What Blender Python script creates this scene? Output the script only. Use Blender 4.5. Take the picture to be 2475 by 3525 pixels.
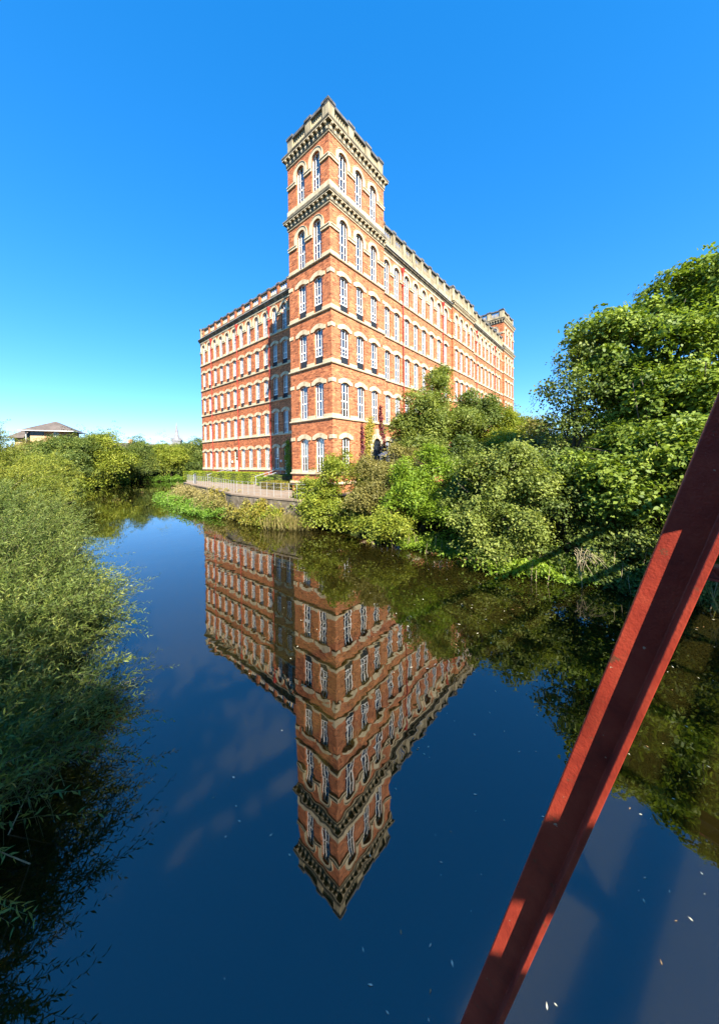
import bpy, math, random
import numpy as np
from mathutils import Matrix, Vector

# ------------------------------------------------------------------ scene, camera, sky, sun
for o in list(bpy.data.objects):
    bpy.data.objects.remove(o)
SC = bpy.context.scene
COL = SC.collection
CAM_H = 4.5
cam_d = bpy.data.cameras.new('camera')
cam_d.sensor_fit = 'VERTICAL'
cam_d.sensor_height = 24.0
cam_d.lens = 24.0 * 1098.3 / 3525.0
cam_d.shift_y = -154.4 / 3525.0
cam_d.clip_start = 0.05
cam_d.clip_end = 6000
cam = bpy.data.objects.new('camera', cam_d)
COL.objects.link(cam)
cam.matrix_world = (Matrix.Translation((0, 0, CAM_H)) @ Matrix.Rotation(math.pi / 2 - 0.0181, 4, 'X')
                    @ Matrix.Rotation(-0.0121, 4, 'Z'))
SC.camera = cam

TO_SUN = Vector((0.387 * 0.79, -0.922 * 0.79, 0.613)).normalized()
SUN_EL = math.asin(TO_SUN.z)
SUN_AZ = math.atan2(TO_SUN.x, TO_SUN.y)          # clockwise from +Y
world = bpy.data.worlds.new('World')
SC.world = world
world.use_nodes = True
wn = world.node_tree
for n in list(wn.nodes):
    wn.nodes.remove(n)
sky = wn.nodes.new('ShaderNodeTexSky')
sky.sky_type = 'NISHITA'
sky.sun_disc = False
sky.sun_elevation = SUN_EL
sky.sun_rotation = SUN_AZ
sky.altitude = 5000
sky.air_density = 1.0
sky.dust_density = 0.0
sky.ozone_density = 0.6
hsv = wn.nodes.new('ShaderNodeHueSaturation')
hsv.inputs['Saturation'].default_value = 2.0
hsv.inputs['Hue'].default_value = 0.507
hsv.inputs['Value'].default_value = 1.65
gam = wn.nodes.new('ShaderNodeGamma')          # the camera's flattened tone curve
gam.inputs['Gamma'].default_value = 0.55
bg = wn.nodes.new('ShaderNodeBackground')
bg.inputs['Strength'].default_value = 0.15
wo = wn.nodes.new('ShaderNodeOutputWorld')
wn.links.new(sky.outputs[0], gam.inputs['Color'])
wn.links.new(gam.outputs[0], hsv.inputs['Color'])
wn.links.new(hsv.outputs[0], bg.inputs['Color'])
wn.links.new(bg.outputs[0], wo.inputs['Surface'])

sun_d = bpy.data.lights.new('sun', 'SUN')
sun_d.energy = 5.0
sun_d.angle = math.radians(0.53)
sun_d.color = (1.0, 0.93, 0.80)
sun = bpy.data.objects.new('sun', sun_d)
COL.objects.link(sun)
sun.rotation_euler = TO_SUN.to_track_quat('Z', 'Y').to_euler()

SC.view_settings.view_transform = 'Standard'
SC.view_settings.look = 'None'
SC.view_settings.exposure = 1.65
SC.view_settings.gamma = 1.0
SC.render.engine = 'CYCLES'
SC.cycles.max_bounces = 6
SC.cycles.diffuse_bounces = 3
SC.cycles.glossy_bounces = 3
SC.cycles.transmission_bounces = 4
SC.cycles.transparent_max_bounces = 6
SC.cycles.caustics_reflective = False
SC.cycles.caustics_refractive = False

RNG = np.random.default_rng(7)
random.seed(7)

# ------------------------------------------------------------------ helpers
def link(o, parent=None):
    COL.objects.link(o)
    if parent is not None:
        o.parent = parent
    return o

def tag(o, label=None, cat=None, group=None, kind=None):
    if label: o['label'] = label
    if cat: o['category'] = cat
    if group: o['group'] = group
    if kind: o['kind'] = kind
    return o

def empty(name, loc=(0, 0, 0), rz=0.0):
    o = bpy.data.objects.new(name, None)
    o.location = loc
    o.rotation_euler = (0, 0, rz)
    o.empty_display_size = 0.3
    return link(o)

def place(name, me, parent=None, loc=(0, 0, 0), rz=0.0, sc=None):
    o = bpy.data.objects.new(name, me)
    o.location = loc
    o.rotation_euler = (0, 0, rz)
    if sc: o.scale = sc
    return link(o, parent)

class MB:
    def __init__(self):
        self.v = []; self.f = []
    def face(self, pts):
        n = len(self.v)
        self.v += [tuple(p) for p in pts]
        self.f.append(tuple(range(n, n + len(pts))))
    def box(self, x0, x1, y0, y1, z0, z1):
        n = len(self.v)
        self.v += [(x0, y0, z0), (x1, y0, z0), (x1, y1, z0), (x0, y1, z0),
                   (x0, y0, z1), (x1, y0, z1), (x1, y1, z1), (x0, y1, z1)]
        for q in ((0, 3, 2, 1), (4, 5, 6, 7), (0, 1, 5, 4), (1, 2, 6, 5), (2, 3, 7, 6), (3, 0, 4, 7)):
            self.f.append(tuple(n + i for i in q))
        return self
    def bar(self, a, b, w, h=None, up=(0, 0, 1)):
        h = h or w
        a = Vector(a); b = Vector(b)
        d = (b - a).normalized()
        s = d.cross(Vector(up))
        if s.length < 1e-4: s = d.cross(Vector((0, 1, 0)))
        s.normalize()
        t = s.cross(d).normalized()
        n = len(self.v)
        for p in (a, b):
            for i, j in ((-1, -1), (1, -1), (1, 1), (-1, 1)):
                self.v.append(tuple(p + s * (i * w / 2) + t * (j * h / 2)))
        for q in ((0, 1, 2, 3), (7, 6, 5, 4), (0, 4, 5, 1), (1, 5, 6, 2), (2, 6, 7, 3), (3, 7, 4, 0)):
            self.f.append(tuple(n + i for i in q))
        return self
    def tube(self, pts, rad, k=6):
        pts = [Vector(p) for p in pts]
        n0 = len(self.v)
        for i, p in enumerate(pts):
            d = (pts[min(i + 1, len(pts) - 1)] - pts[max(i - 1, 0)]).normalized()
            s = d.cross(Vector((0.31, 0.2, 0.93)))
            if s.length < 1e-3: s = d.cross(Vector((1, 0, 0)))
            s.normalize(); t = d.cross(s)
            r = rad[i] if hasattr(rad, '__len__') else rad
            for j in range(k):
                a = 2 * math.pi * j / k
                self.v.append(tuple(p + s * (r * math.cos(a)) + t * (r * math.sin(a))))
        for i in range(len(pts) - 1):
            for j in range(k):
                a = n0 + i * k + j; b = n0 + i * k + (j + 1) % k
                self.f.append((a, b, b + k, a + k))
        self.f.append(tuple(n0 + j for j in range(k))[::-1])
        self.f.append(tuple(n0 + (len(pts) - 1) * k + j for j in range(k)))
        return self
    def prism(self, poly, y0, y1):           # poly in x,z extruded along y
        k = len(poly); n = len(self.v)
        self.v += [(x, y0, z) for x, z in poly] + [(x, y1, z) for x, z in poly]
        self.f.append(tuple(n + i for i in range(k)))
        self.f.append(tuple(n + k + i for i in range(k))[::-1])
        for i in range(k):
            j = (i + 1) % k
            self.f.append((n + i, n + k + i, n + k + j, n + j))
        return self
    def strip(self, lo, hi, y0, y1):         # lo, hi: matching lists of (x,z); solid between, extruded y0..y1
        n = len(self.v); k = len(lo)
        for a, b in zip(lo, hi):
            self.v += [(a[0], y0, a[1]), (b[0], y0, b[1]), (b[0], y1, b[1]), (a[0], y1, a[1])]
        for i in range(k - 1):
            p = n + 4 * i; q = p + 4
            self.f += [(p, q, q + 1, p + 1), (p + 1, q + 1, q + 2, p + 2), (p + 2, q + 2, q + 3, p + 3), (p + 3, q + 3, q, p)]
        self.f += [(n, n + 1, n + 2, n + 3), (n + 4 * k - 1, n + 4 * k - 2, n + 4 * k - 3, n + 4 * k - 4)]
        return self
    def sweep(self, path, prof, closed=False):   # prof: (out,z) closed polygon; out is to the right of the path
        P = [Vector((p[0], p[1])) for p in path]
        m = len(P); k = len(prof); n0 = len(self.v)
        for i in range(m):
            if closed:
                d0 = (P[i] - P[i - 1]).normalized(); d1 = (P[(i + 1) % m] - P[i]).normalized()
            else:
                d0 = (P[i] - P[i - 1]).normalized() if i > 0 else (P[1] - P[0]).normalized()
                d1 = (P[i + 1] - P[i]).normalized() if i < m - 1 else d0
            a = Vector((d0.y, -d0.x)); b = Vector((d1.y, -d1.x))
            mt = (a + b); mt = mt / max(1e-6, (1 + a.dot(b)))
            for o, z in prof:
                q = P[i] + mt * o
                self.v.append((q.x, q.y, z))
        for i in range(m if closed else m - 1):
            j = (i + 1) % m
            for c in range(k):
                e = (c + 1) % k
                self.f.append((n0 + i * k + c, n0 + j * k + c, n0 + j * k + e, n0 + i * k + e))
        if not closed:
            self.f.append(tuple(n0 + c for c in range(k)))
            self.f.append(tuple(n0 + (m - 1) * k + c for c in range(k))[::-1])
        return self
    def mesh(self, name, mat, smooth=False):
        me = bpy.data.meshes.new(name)
        me.from_pydata(self.v, [], self.f)
        if mat is not None: me.materials.append(mat)
        if smooth:
            me.polygons.foreach_set('use_smooth', [True] * len(me.polygons))
        me.update()
        return me
    def build(self, name, mat, parent=None, smooth=False):
        return place(name, self.mesh(name, mat, smooth), parent)

# ------------------------------------------------------------------ materials
def new_mat(name):
    m = bpy.data.materials.new(name)
    m.use_nodes = True
    nt = m.node_tree
    for n in list(nt.nodes): nt.nodes.remove(n)
    out = nt.nodes.new('ShaderNodeOutputMaterial')
    return m, nt, out

def nd(nt, t, **kw):
    n = nt.nodes.new(t)
    for k, v in kw.items():
        if k.startswith('i_'):
            n.inputs[k[2:].replace('_', ' ')].default_value = v
        else:
            setattr(n, k, v)
    return n

def ramp(nt, stops):
    r = nt.nodes.new('ShaderNodeValToRGB')
    e = r.color_ramp.elements
    while len(e) < len(stops): e.new(0.5)
    for el, (p, c) in zip(e, stops):
        el.position = p
        el.color = (c[0], c[1], c[2], 1)
    return r

def surf_mat(name, c1, c2, scale=3.0, rough=0.8, bump=0.3, bscale=30.0, c3=None, spec=0.3, detail=6.0, metal=0.0, streak=False):
    m, nt, out = new_mat(name)
    tc = nd(nt, 'ShaderNodeTexCoord')
    vec = tc.outputs['Object']
    if streak:
        mp = nd(nt, 'ShaderNodeMapping'); mp.inputs['Scale'].default_value = (1, 1, 0.25)
        nt.links.new(vec, mp.inputs[0]); vec = mp.outputs[0]
    nz = nd(nt, 'ShaderNodeTexNoise'); nz.inputs['Scale'].default_value = scale; nz.inputs['Detail'].default_value = detail
    nz.inputs['Roughness'].default_value = 0.65
    nt.links.new(vec, nz.inputs['Vector'])
    st = [(0.35, c1), (0.65, c2)] if c3 is None else [(0.3, c1), (0.52, c2), (0.72, c3)]
    r = ramp(nt, st)
    nt.links.new(nz.outputs['Fac'], r.inputs[0])
    b = nd(nt, 'ShaderNodeBsdfPrincipled')
    b.inputs['Roughness'].default_value = rough
    b.inputs['Metallic'].default_value = metal
    b.inputs['Specular IOR Level'].default_value = spec
    nt.links.new(r.outputs[0], b.inputs['Base Color'])
    if bump > 0:
        n2 = nd(nt, 'ShaderNodeTexNoise'); n2.inputs['Scale'].default_value = bscale; n2.inputs['Detail'].default_value = 4
        nt.links.new(tc.outputs['Object'], n2.inputs['Vector'])
        bp = nd(nt, 'ShaderNodeBump'); bp.inputs['Strength'].default_value = bump; bp.inputs['Distance'].default_value = 0.02
        nt.links.new(n2.outputs['Fac'], bp.inputs['Height'])
        nt.links.new(bp.outputs[0], b.inputs['Normal'])
    nt.links.new(b.outputs[0], out.inputs[0])
    return m

def brick_mat(name, c1, c2, mortar, bw=0.235, bh=0.082):
    m, nt, out = new_mat(name)
    tc = nd(nt, 'ShaderNodeTexCoord')
    sp = nd(nt, 'ShaderNodeSeparateXYZ'); nt.links.new(tc.outputs['Object'], sp.inputs[0])
    ad = nd(nt, 'ShaderNodeMath', operation='ADD'); nt.links.new(sp.outputs[0], ad.inputs[0]); nt.links.new(sp.outputs[1], ad.inputs[1])
    cb = nd(nt, 'ShaderNodeCombineXYZ'); nt.links.new(ad.outputs[0], cb.inputs[0]); nt.links.new(sp.outputs[2], cb.inputs[1])
    bt = nd(nt, 'ShaderNodeTexBrick'); bt.offset = 0.5
    for k, v in (('Scale', 1.0), ('Mortar Size', 0.008), ('Brick Width', bw), ('Row Height', bh), ('Bias', 0.0), ('Mortar Smooth', 0.1)):
        bt.inputs[k].default_value = v
    bt.inputs['Color1'].default_value = (*c1, 1); bt.inputs['Color2'].default_value = (*c2, 1); bt.inputs['Mortar'].default_value = (*mortar, 1)
    nt.links.new(cb.outputs[0], bt.inputs['Vector'])
    # patches of paler, darker and redder brickwork
    n1 = nd(nt, 'ShaderNodeTexNoise'); n1.inputs['Scale'].default_value = 0.9; n1.inputs['Detail'].default_value = 7; n1.inputs['Roughness'].default_value = 0.7
    nt.links.new(cb.outputs[0], n1.inputs['Vector'])
    r1 = ramp(nt, [(0.3, (0.76, 0.70, 0.67)), (0.5, (1, 1, 1)), (0.72, (1.2, 1.1, 1.02))])
    nt.links.new(n1.outputs['Fac'], r1.inputs[0])
    mx = nd(nt, 'ShaderNodeMix', data_type='RGBA', blend_type='MULTIPLY'); mx.inputs[0].default_value = 1.0
    nt.links.new(bt.outputs['Color'], mx.inputs[6]); nt.links.new(r1.outputs[0], mx.inputs[7])
    # single odd bricks
    mp = nd(nt, 'ShaderNodeMapping'); mp.inputs['Scale'].default_value = (1 / bw * 1.0, 1 / bh, 1)
    nt.links.new(cb.outputs[0], mp.inputs[0])
    vo = nd(nt, 'ShaderNodeTexVoronoi'); vo.inputs['Scale'].default_value = 0.8; vo.inputs['Randomness'].default_value = 1.0
    nt.links.new(mp.outputs[0], vo.inputs['Vector'])
    sv = nd(nt, 'ShaderNodeSeparateColor'); nt.links.new(vo.outputs['Color'], sv.inputs[0])
    r2 = ramp(nt, [(0.0, (0.36, 0.32, 0.34)), (0.28, (0.92, 0.9, 0.9)), (0.72, (1.06, 1.04, 1.0)), (1.0, (1.75, 1.62, 1.5))])
    nt.links.new(sv.outputs[0], r2.inputs[0])
    m2 = nd(nt, 'ShaderNodeMix', data_type='RGBA', blend_type='MULTIPLY'); m2.inputs[0].default_value = 0.8
    nt.links.new(mx.outputs[2], m2.inputs[6]); nt.links.new(r2.outputs[0], m2.inputs[7])
    ms = nd(nt, 'ShaderNodeMapping'); ms.inputs['Scale'].default_value = (2.6, 0.16, 1)
    nt.links.new(cb.outputs[0], ms.inputs[0])
    n3 = nd(nt, 'ShaderNodeTexNoise'); n3.inputs['Scale'].default_value = 1.0; n3.inputs['Detail'].default_value = 5
    nt.links.new(ms.outputs[0], n3.inputs['Vector'])
    r3 = ramp(nt, [(0.30, (0.58, 0.52, 0.5)), (0.46, (1, 1, 1)), (0.66, (1, 1, 1)), (0.8, (1.25, 1.22, 1.2))])
    nt.links.new(n3.outputs['Fac'], r3.inputs[0])
    m3 = nd(nt, 'ShaderNodeMix', data_type='RGBA', blend_type='MULTIPLY'); m3.inputs[0].default_value = 0.6
    nt.links.new(m2.outputs[2], m3.inputs[6]); nt.links.new(r3.outputs[0], m3.inputs[7])
    m2 = m3
    b = nd(nt, 'ShaderNodeBsdfPrincipled'); b.inputs['Roughness'].default_value = 0.85; b.inputs['Specular IOR Level'].default_value = 0.2
    nt.links.new(m2.outputs[2], b.inputs['Base Color'])
    bp = nd(nt, 'ShaderNodeBump'); bp.inputs['Strength'].default_value = 0.5; bp.inputs['Distance'].default_value = 0.015; bp.invert = True
    nt.links.new(bt.outputs['Fac'], bp.inputs['Height']); nt.links.new(bp.outputs[0], b.inputs['Normal'])
    nt.links.new(b.outputs[0], out.inputs[0])
    return m

def leaf_mat(name, stops, trans=0.33, rough=0.55, spec=0.3):
    m, nt, out = new_mat(name)
    at = nd(nt, 'ShaderNodeAttribute', attribute_name='tint')
    r = ramp(nt, stops)
    nt.links.new(at.outputs['Fac'], r.inputs[0])
    b = nd(nt, 'ShaderNodeBsdfPrincipled'); b.inputs['Roughness'].default_value = rough; b.inputs['Specular IOR Level'].default_value = spec
    nt.links.new(r.outputs[0], b.inputs['Base Color'])
    t = nd(nt, 'ShaderNodeBsdfTranslucent')
    g = nd(nt, 'ShaderNodeMix', data_type='RGBA', blend_type='MULTIPLY'); g.inputs[0].default_value = 1.0
    nt.links.new(r.outputs[0], g.inputs[6]); g.inputs[7].default_value = (1.3, 1.35, 0.6, 1)
    nt.links.new(g.outputs[2], t.inputs['Color'])
    mx = nd(nt, 'ShaderNodeMixShader'); mx.inputs[0].default_value = trans
    nt.links.new(b.outputs[0], mx.inputs[1]); nt.links.new(t.outputs[0], mx.inputs[2])
    nt.links.new(mx.outputs[0], out.inputs[0])
    return m

M = {}
M['brick'] = brick_mat('red_brick', (0.48, 0.158, 0.060), (0.38, 0.115, 0.045), (0.42, 0.27, 0.165))
M['stone'] = surf_mat('cream_stone', (0.38, 0.29, 0.17), (0.58, 0.47, 0.30), 2.2, 0.85, 0.35, 25, (0.66, 0.56, 0.38))
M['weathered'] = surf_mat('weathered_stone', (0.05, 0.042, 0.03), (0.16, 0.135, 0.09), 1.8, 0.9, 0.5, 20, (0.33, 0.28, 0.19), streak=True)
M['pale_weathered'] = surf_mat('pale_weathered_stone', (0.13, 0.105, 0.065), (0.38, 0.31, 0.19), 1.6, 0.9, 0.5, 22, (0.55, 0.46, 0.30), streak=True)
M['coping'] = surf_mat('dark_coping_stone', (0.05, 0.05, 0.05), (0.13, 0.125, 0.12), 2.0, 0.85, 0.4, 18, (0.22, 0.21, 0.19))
M['frame'] = surf_mat('white_window_paint', (0.74, 0.73, 0.68), (0.82, 0.81, 0.77), 4, 0.45, 0.0)
M['panel'] = surf_mat('dark_spandrel_metal', (0.012, 0.016, 0.022), (0.03, 0.036, 0.045), 6, 0.5, 0.0)
M['blind'] = surf_mat('cream_blind', (0.60, 0.57, 0.49), (0.74, 0.71, 0.62), 5, 0.9, 0.0)
M['interior'] = surf_mat('dim_interior', (0.03, 0.028, 0.025), (0.07, 0.065, 0.06), 1, 0.9, 0.0)
M['roof_flat'] = surf_mat('grey_roofing', (0.06, 0.06, 0.06), (0.12, 0.12, 0.12), 1, 0.9, 0.0)
M['pipe'] = surf_mat('red_pipe_paint', (0.34, 0.025, 0.02), (0.44, 0.045, 0.03), 5, 0.5, 0.1, 40)
M['lead'] = surf_mat('grey_lead', (0.12, 0.12, 0.13), (0.2, 0.2, 0.21), 5, 0.6, 0.0)

def glass_mat():
    m, nt, out = new_mat('window_glass')
    fr = nd(nt, 'ShaderNodeFresnel'); fr.inputs['IOR'].default_value = 1.7
    ad = nd(nt, 'ShaderNodeMath', operation='ADD'); ad.inputs[1].default_value = 0.12; ad.use_clamp = True
    nt.links.new(fr.outputs[0], ad.inputs[0])
    tr = nd(nt, 'ShaderNodeBsdfTransparent'); tr.inputs[0].default_value = (0.78, 0.82, 0.82, 1)
    gl = nd(nt, 'ShaderNodeBsdfGlossy'); gl.inputs['Roughness'].default_value = 0.015; gl.inputs['Color'].default_value = (0.95, 0.97, 1, 1)
    tc = nd(nt, 'ShaderNodeTexCoord'); nz = nd(nt, 'ShaderNodeTexNoise'); nz.inputs['Scale'].default_value = 1.6
    nt.links.new(tc.outputs['Object'], nz.inputs['Vector'])
    bp = nd(nt, 'ShaderNodeBump'); bp.inputs['Strength'].default_value = 0.12; bp.inputs['Distance'].default_value = 0.1
    nt.links.new(nz.outputs['Fac'], bp.inputs['Height']); nt.links.new(bp.outputs[0], gl.inputs['Normal'])
    mx = nd(nt, 'ShaderNodeMixShader')
    nt.links.new(ad.outputs[0], mx.inputs[0]); nt.links.new(tr.outputs[0], mx.inputs[1]); nt.links.new(gl.outputs[0], mx.inputs[2])
    nt.links.new(mx.outputs[0], out.inputs[0])
    return m
M['glass'] = glass_mat()

def water_mat():
    m, nt, out = new_mat('river_water')
    tc = nd(nt, 'ShaderNodeTexCoord')
    b = nd(nt, 'ShaderNodeBsdfPrincipled')
    b.inputs['Base Color'].default_value = (0.050, 0.040, 0.012, 1)
    b.inputs['Roughness'].default_value = 0.012
    b.inputs['IOR'].default_value = 2.0
    b.subsurface_method = 'BURLEY'
    b.inputs['Subsurface Weight'].default_value = 1.0
    b.inputs['Subsurface Radius'].default_value = (1.0, 0.9, 0.6)
    b.inputs['Subsurface Scale'].default_value = 0.35
    n0 = nd(nt, 'ShaderNodeTexNoise'); n0.inputs['Scale'].default_value = 0.35; n0.inputs['Detail'].default_value = 3
    nt.links.new(tc.outputs['Object'], n0.inputs['Vector'])
    r = ramp(nt, [(0.3, (0.0095, 0.0078, 0.0015)), (0.7, (0.014, 0.0112, 0.0022))])
    nt.links.new(n0.outputs['Fac'], r.inputs[0]); nt.links.new(r.outputs[0], b.inputs['Base Color'])
    n1 = nd(nt, 'ShaderNodeTexNoise'); n1.inputs['Scale'].default_value = 2.2; n1.inputs['Detail'].default_value = 2
    n2 = nd(nt, 'ShaderNodeTexNoise'); n2.inputs['Scale'].default_value = 0.5; n2.inputs['Detail'].default_value = 2
    nt.links.new(tc.outputs['Object'], n1.inputs['Vector']); nt.links.new(tc.outputs['Object'], n2.inputs['Vector'])
    ad = nd(nt, 'ShaderNodeMath', operation='ADD')
    ml = nd(nt, 'ShaderNodeMath', operation='MULTIPLY'); ml.inputs[1].default_value = 2.5
    nt.links.new(n2.outputs['Fac'], ml.inputs[0]); nt.links.new(n1.outputs['Fac'], ad.inputs[0]); nt.links.new(ml.outputs[0], ad.inputs[1])
    bp = nd(nt, 'ShaderNodeBump'); bp.inputs['Strength'].default_value = 0.13; bp.inputs['Distance'].default_value = 0.012
    n4 = nd(nt, 'ShaderNodeTexNoise'); n4.inputs['Scale'].default_value = 0.16; n4.inputs['Detail'].default_value = 4
    nt.links.new(tc.outputs['Object'], n4.inputs['Vector'])
    mr = nd(nt, 'ShaderNodeMapRange'); mr.inputs['From Min'].default_value = 0.4; mr.inputs['From Max'].default_value = 0.68
    mr.inputs['To Min'].default_value = 0.06; mr.inputs['To Max'].default_value = 0.30
    nt.links.new(n4.outputs['Fac'], mr.inputs['Value']); nt.links.new(mr.outputs[0], bp.inputs['Strength'])
    nt.links.new(ad.outputs[0], bp.inputs['Height']); nt.links.new(bp.outputs[0], b.inputs['Normal'])
    nt.links.new(b.outputs[0], out.inputs[0])
    return m
M['water'] = water_mat()
M['ground'] = surf_mat('grassy_earth', (0.016, 0.013, 0.007), (0.024, 0.028, 0.009), 0.8, 0.95, 0.6, 6, (0.04, 0.06, 0.014), spec=0.0)
M['path'] = surf_mat('gravel_paving', (0.20, 0.145, 0.10), (0.26, 0.195, 0.135), 1.2, 0.95, 0.4, 40, (0.30, 0.23, 0.165))
M['wallstone'] = surf_mat('rubble_stone', (0.07, 0.055, 0.035), (0.17, 0.135, 0.09), 2.5, 0.95, 0.7, 9, (0.38, 0.32, 0.24))
M['rail'] = surf_mat('pale_rail_paint', (0.26, 0.26, 0.25), (0.36, 0.36, 0.34), 5, 0.45, 0.0)
M['steel'] = surf_mat('grey_galvanised_steel', (0.35, 0.38, 0.42), (0.5, 0.53, 0.57), 6, 0.4, 0.0, metal=0.3)
M['bark'] = surf_mat('brown_bark', (0.05, 0.04, 0.028), (0.13, 0.105, 0.075), 6, 0.95, 0.7, 20)
M['twig'] = surf_mat('pale_twig', (0.25, 0.19, 0.11), (0.42, 0.34, 0.20), 8, 0.8, 0.0)
M['stem'] = surf_mat('willow_stem', (0.07, 0.075, 0.025), (0.15, 0.14, 0.05), 8, 0.7, 0.0)

def bridge_paint():
    m, nt, out = new_mat('red_bridge_paint')
    tc = nd(nt, 'ShaderNodeTexCoord')
    n1 = nd(nt, 'ShaderNodeTexNoise'); n1.inputs['Scale'].default_value = 9; n1.inputs['Detail'].default_value = 8; n1.inputs['Roughness'].default_value = 0.7
    nt.links.new(tc.outputs['Object'], n1.inputs['Vector'])
    r = ramp(nt, [(0.28, (0.15, 0.017, 0.010)), (0.5, (0.27, 0.032, 0.016)), (0.75, (0.35, 0.055, 0.027))])
    nt.links.new(n1.outputs['Fac'], r.inputs[0])
    n3 = nd(nt, 'ShaderNodeTexNoise'); n3.inputs['Scale'].default_value = 60; n3.inputs['Detail'].default_value = 3
    nt.links.new(tc.outputs['Object'], n3.inputs['Vector'])
    rc = ramp(nt, [(0.72, (0, 0, 0)), (0.75, (1, 1, 1))])
    nt.links.new(n3.outputs['Fac'], rc.inputs[0])
    mx = nd(nt, 'ShaderNodeMix', data_type='RGBA'); nt.links.new(rc.outputs[0], mx.inputs[0])
    nt.links.new(r.outputs[0], mx.inputs[6]); mx.inputs[7].default_value = (0.45, 0.30, 0.2, 1)
    n5 = nd(nt, 'ShaderNodeTexNoise'); n5.inputs['Scale'].default_value = 22; n5.inputs['Detail'].default_value = 9; n5.inputs['Roughness'].default_value = 0.75
    nt.links.new(tc.outputs['Object'], n5.inputs['Vector'])
    r5 = ramp(nt, [(0.60, (0, 0, 0)), (0.66, (1, 1, 1))])
    nt.links.new(n5.outputs['Fac'], r5.inputs[0])
    mz = nd(nt, 'ShaderNodeMix', data_type='RGBA'); nt.links.new(r5.outputs[0], mz.inputs[0])
    nt.links.new(mx.outputs[2], mz.inputs[6]); mz.inputs[7].default_value = (0.13, 0.045, 0.022, 1)
    mx = mz
    b = nd(nt, 'ShaderNodeBsdfPrincipled'); b.inputs['Roughness'].default_value = 0.5; b.inputs['Specular IOR Level'].default_value = 0.35
    nt.links.new(mx.outputs[2], b.inputs['Base Color'])
    n2 = nd(nt, 'ShaderNodeTexNoise'); n2.inputs['Scale'].default_value = 140; n2.inputs['Detail'].default_value = 5
    nt.links.new(tc.outputs['Object'], n2.inputs['Vector'])
    bp = nd(nt, 'ShaderNodeBump'); bp.inputs['Strength'].default_value = 0.35; bp.inputs['Distance'].default_value = 0.004
    nt.links.new(n2.outputs['Fac'], bp.inputs['Height']); nt.links.new(bp.outputs[0], b.inputs['Normal'])
    nt.links.new(b.outputs[0], out.inputs[0])
    return m
M['bridge'] = bridge_paint()

def lm(name, lo, mid, hi, **kw):
    M[name] = leaf_mat(name, [(0.0, lo), (0.5, mid), (1.0, hi)], **kw)
lm('leaf_sycamore', (0.045, 0.084, 0.014), (0.185, 0.255, 0.032), (0.390, 0.440, 0.062))
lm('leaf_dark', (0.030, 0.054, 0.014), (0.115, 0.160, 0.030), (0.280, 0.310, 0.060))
lm('leaf_lime', (0.090, 0.130, 0.016), (0.240, 0.285, 0.030), (0.470, 0.430, 0.055))
lm('leaf_olive', (0.100, 0.092, 0.026), (0.240, 0.215, 0.055), (0.400, 0.330, 0.100))
lm('leaf_bright', (0.070, 0.125, 0.012), (0.200, 0.300, 0.022), (0.350, 0.420, 0.040))
lm('leaf_ash', (0.050, 0.080, 0.020), (0.200, 0.245, 0.045), (0.450, 0.460, 0.105))
lm('leaf_willow', (0.036, 0.062, 0.016), (0.125, 0.175, 0.034), (0.340, 0.350, 0.075))
lm('leaf_willow2', (0.065, 0.095, 0.016), (0.195, 0.235, 0.030), (0.420, 0.400, 0.055))
lm('leaf_yellow', (0.132, 0.144, 0.018), (0.264, 0.228, 0.030), (0.396, 0.300, 0.042))
lm('leaf_hedge', (0.120, 0.170, 0.014), (0.290, 0.370, 0.026), (0.460, 0.480, 0.040))
lm('leaf_straw', (0.143, 0.132, 0.039), (0.286, 0.237, 0.077), (0.440, 0.352, 0.143))
lm('leaf_herb', (0.062, 0.138, 0.015), (0.138, 0.250, 0.025), (0.237, 0.350, 0.044))
lm('leaf_red', (0.072, 0.014, 0.022), (0.144, 0.024, 0.034), (0.216, 0.060, 0.048))

# ------------------------------------------------------------------ terrain and river
def poly_dist(px, py, poly):
    d = np.full(px.shape, 1e9)
    inside = np.zeros(px.shape, bool)
    n = len(poly)
    for i in range(n):
        x0, y0 = poly[i]; x1, y1 = poly[(i + 1) % n]
        dx, dy = x1 - x0, y1 - y0
        t = np.clip(((px - x0) * dx + (py - y0) * dy) / (dx * dx + dy * dy + 1e-9), 0, 1)
        d = np.minimum(d, np.hypot(px - x0 - t * dx, py - y0 - t * dy))
        c = ((y0 > py) != (y1 > py)) & (px < (x1 - x0) * (py - y0) / (y1 - y0 + 1e-12) + x0)
        inside ^= c
    return np.where(inside, -d, d)

RIVER = [(30, -40), (18, -8), (13, 3), (10.6, 9.0), (9.2, 10.6), (7.9, 11.6), (5.6, 12.6), (4.7, 14.9), (3.2, 15.8), (0.8, 17.4),
         (-1.0, 19.2), (-3.7, 21.9), (-6.2, 22.2), (-9.6, 26.4), (-13, 27.0), (-19.5, 34), (-27.5, 46), (-32, 56), (-34, 66),
         (-33, 90), (-24, 120), (0, 150), (-20, 160), (-36, 128), (-43, 100), (-45.5, 88), (-50, 81), (-55, 76), (-54, 68),
         (-50, 58), (-43, 45), (-33, 32), (-23.5, 20), (-16, 10), (-10.5, 3), (-4, -8), (6, -40)]

def ground_z(x, y):
    d = poly_dist(np.atleast_1d(np.asarray(x, float)), np.atleast_1d(np.asarray(y, float)), RIVER)
    s = lambda a, b: np.clip((d - a) / (b - a), 0, 1) ** 2 * (3 - 2 * np.clip((d - a) / (b - a), 0, 1))
    return -0.9 + s(-1.2, 0.9) * 1.25 + s(2.0, 6.0) * 1.45

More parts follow.
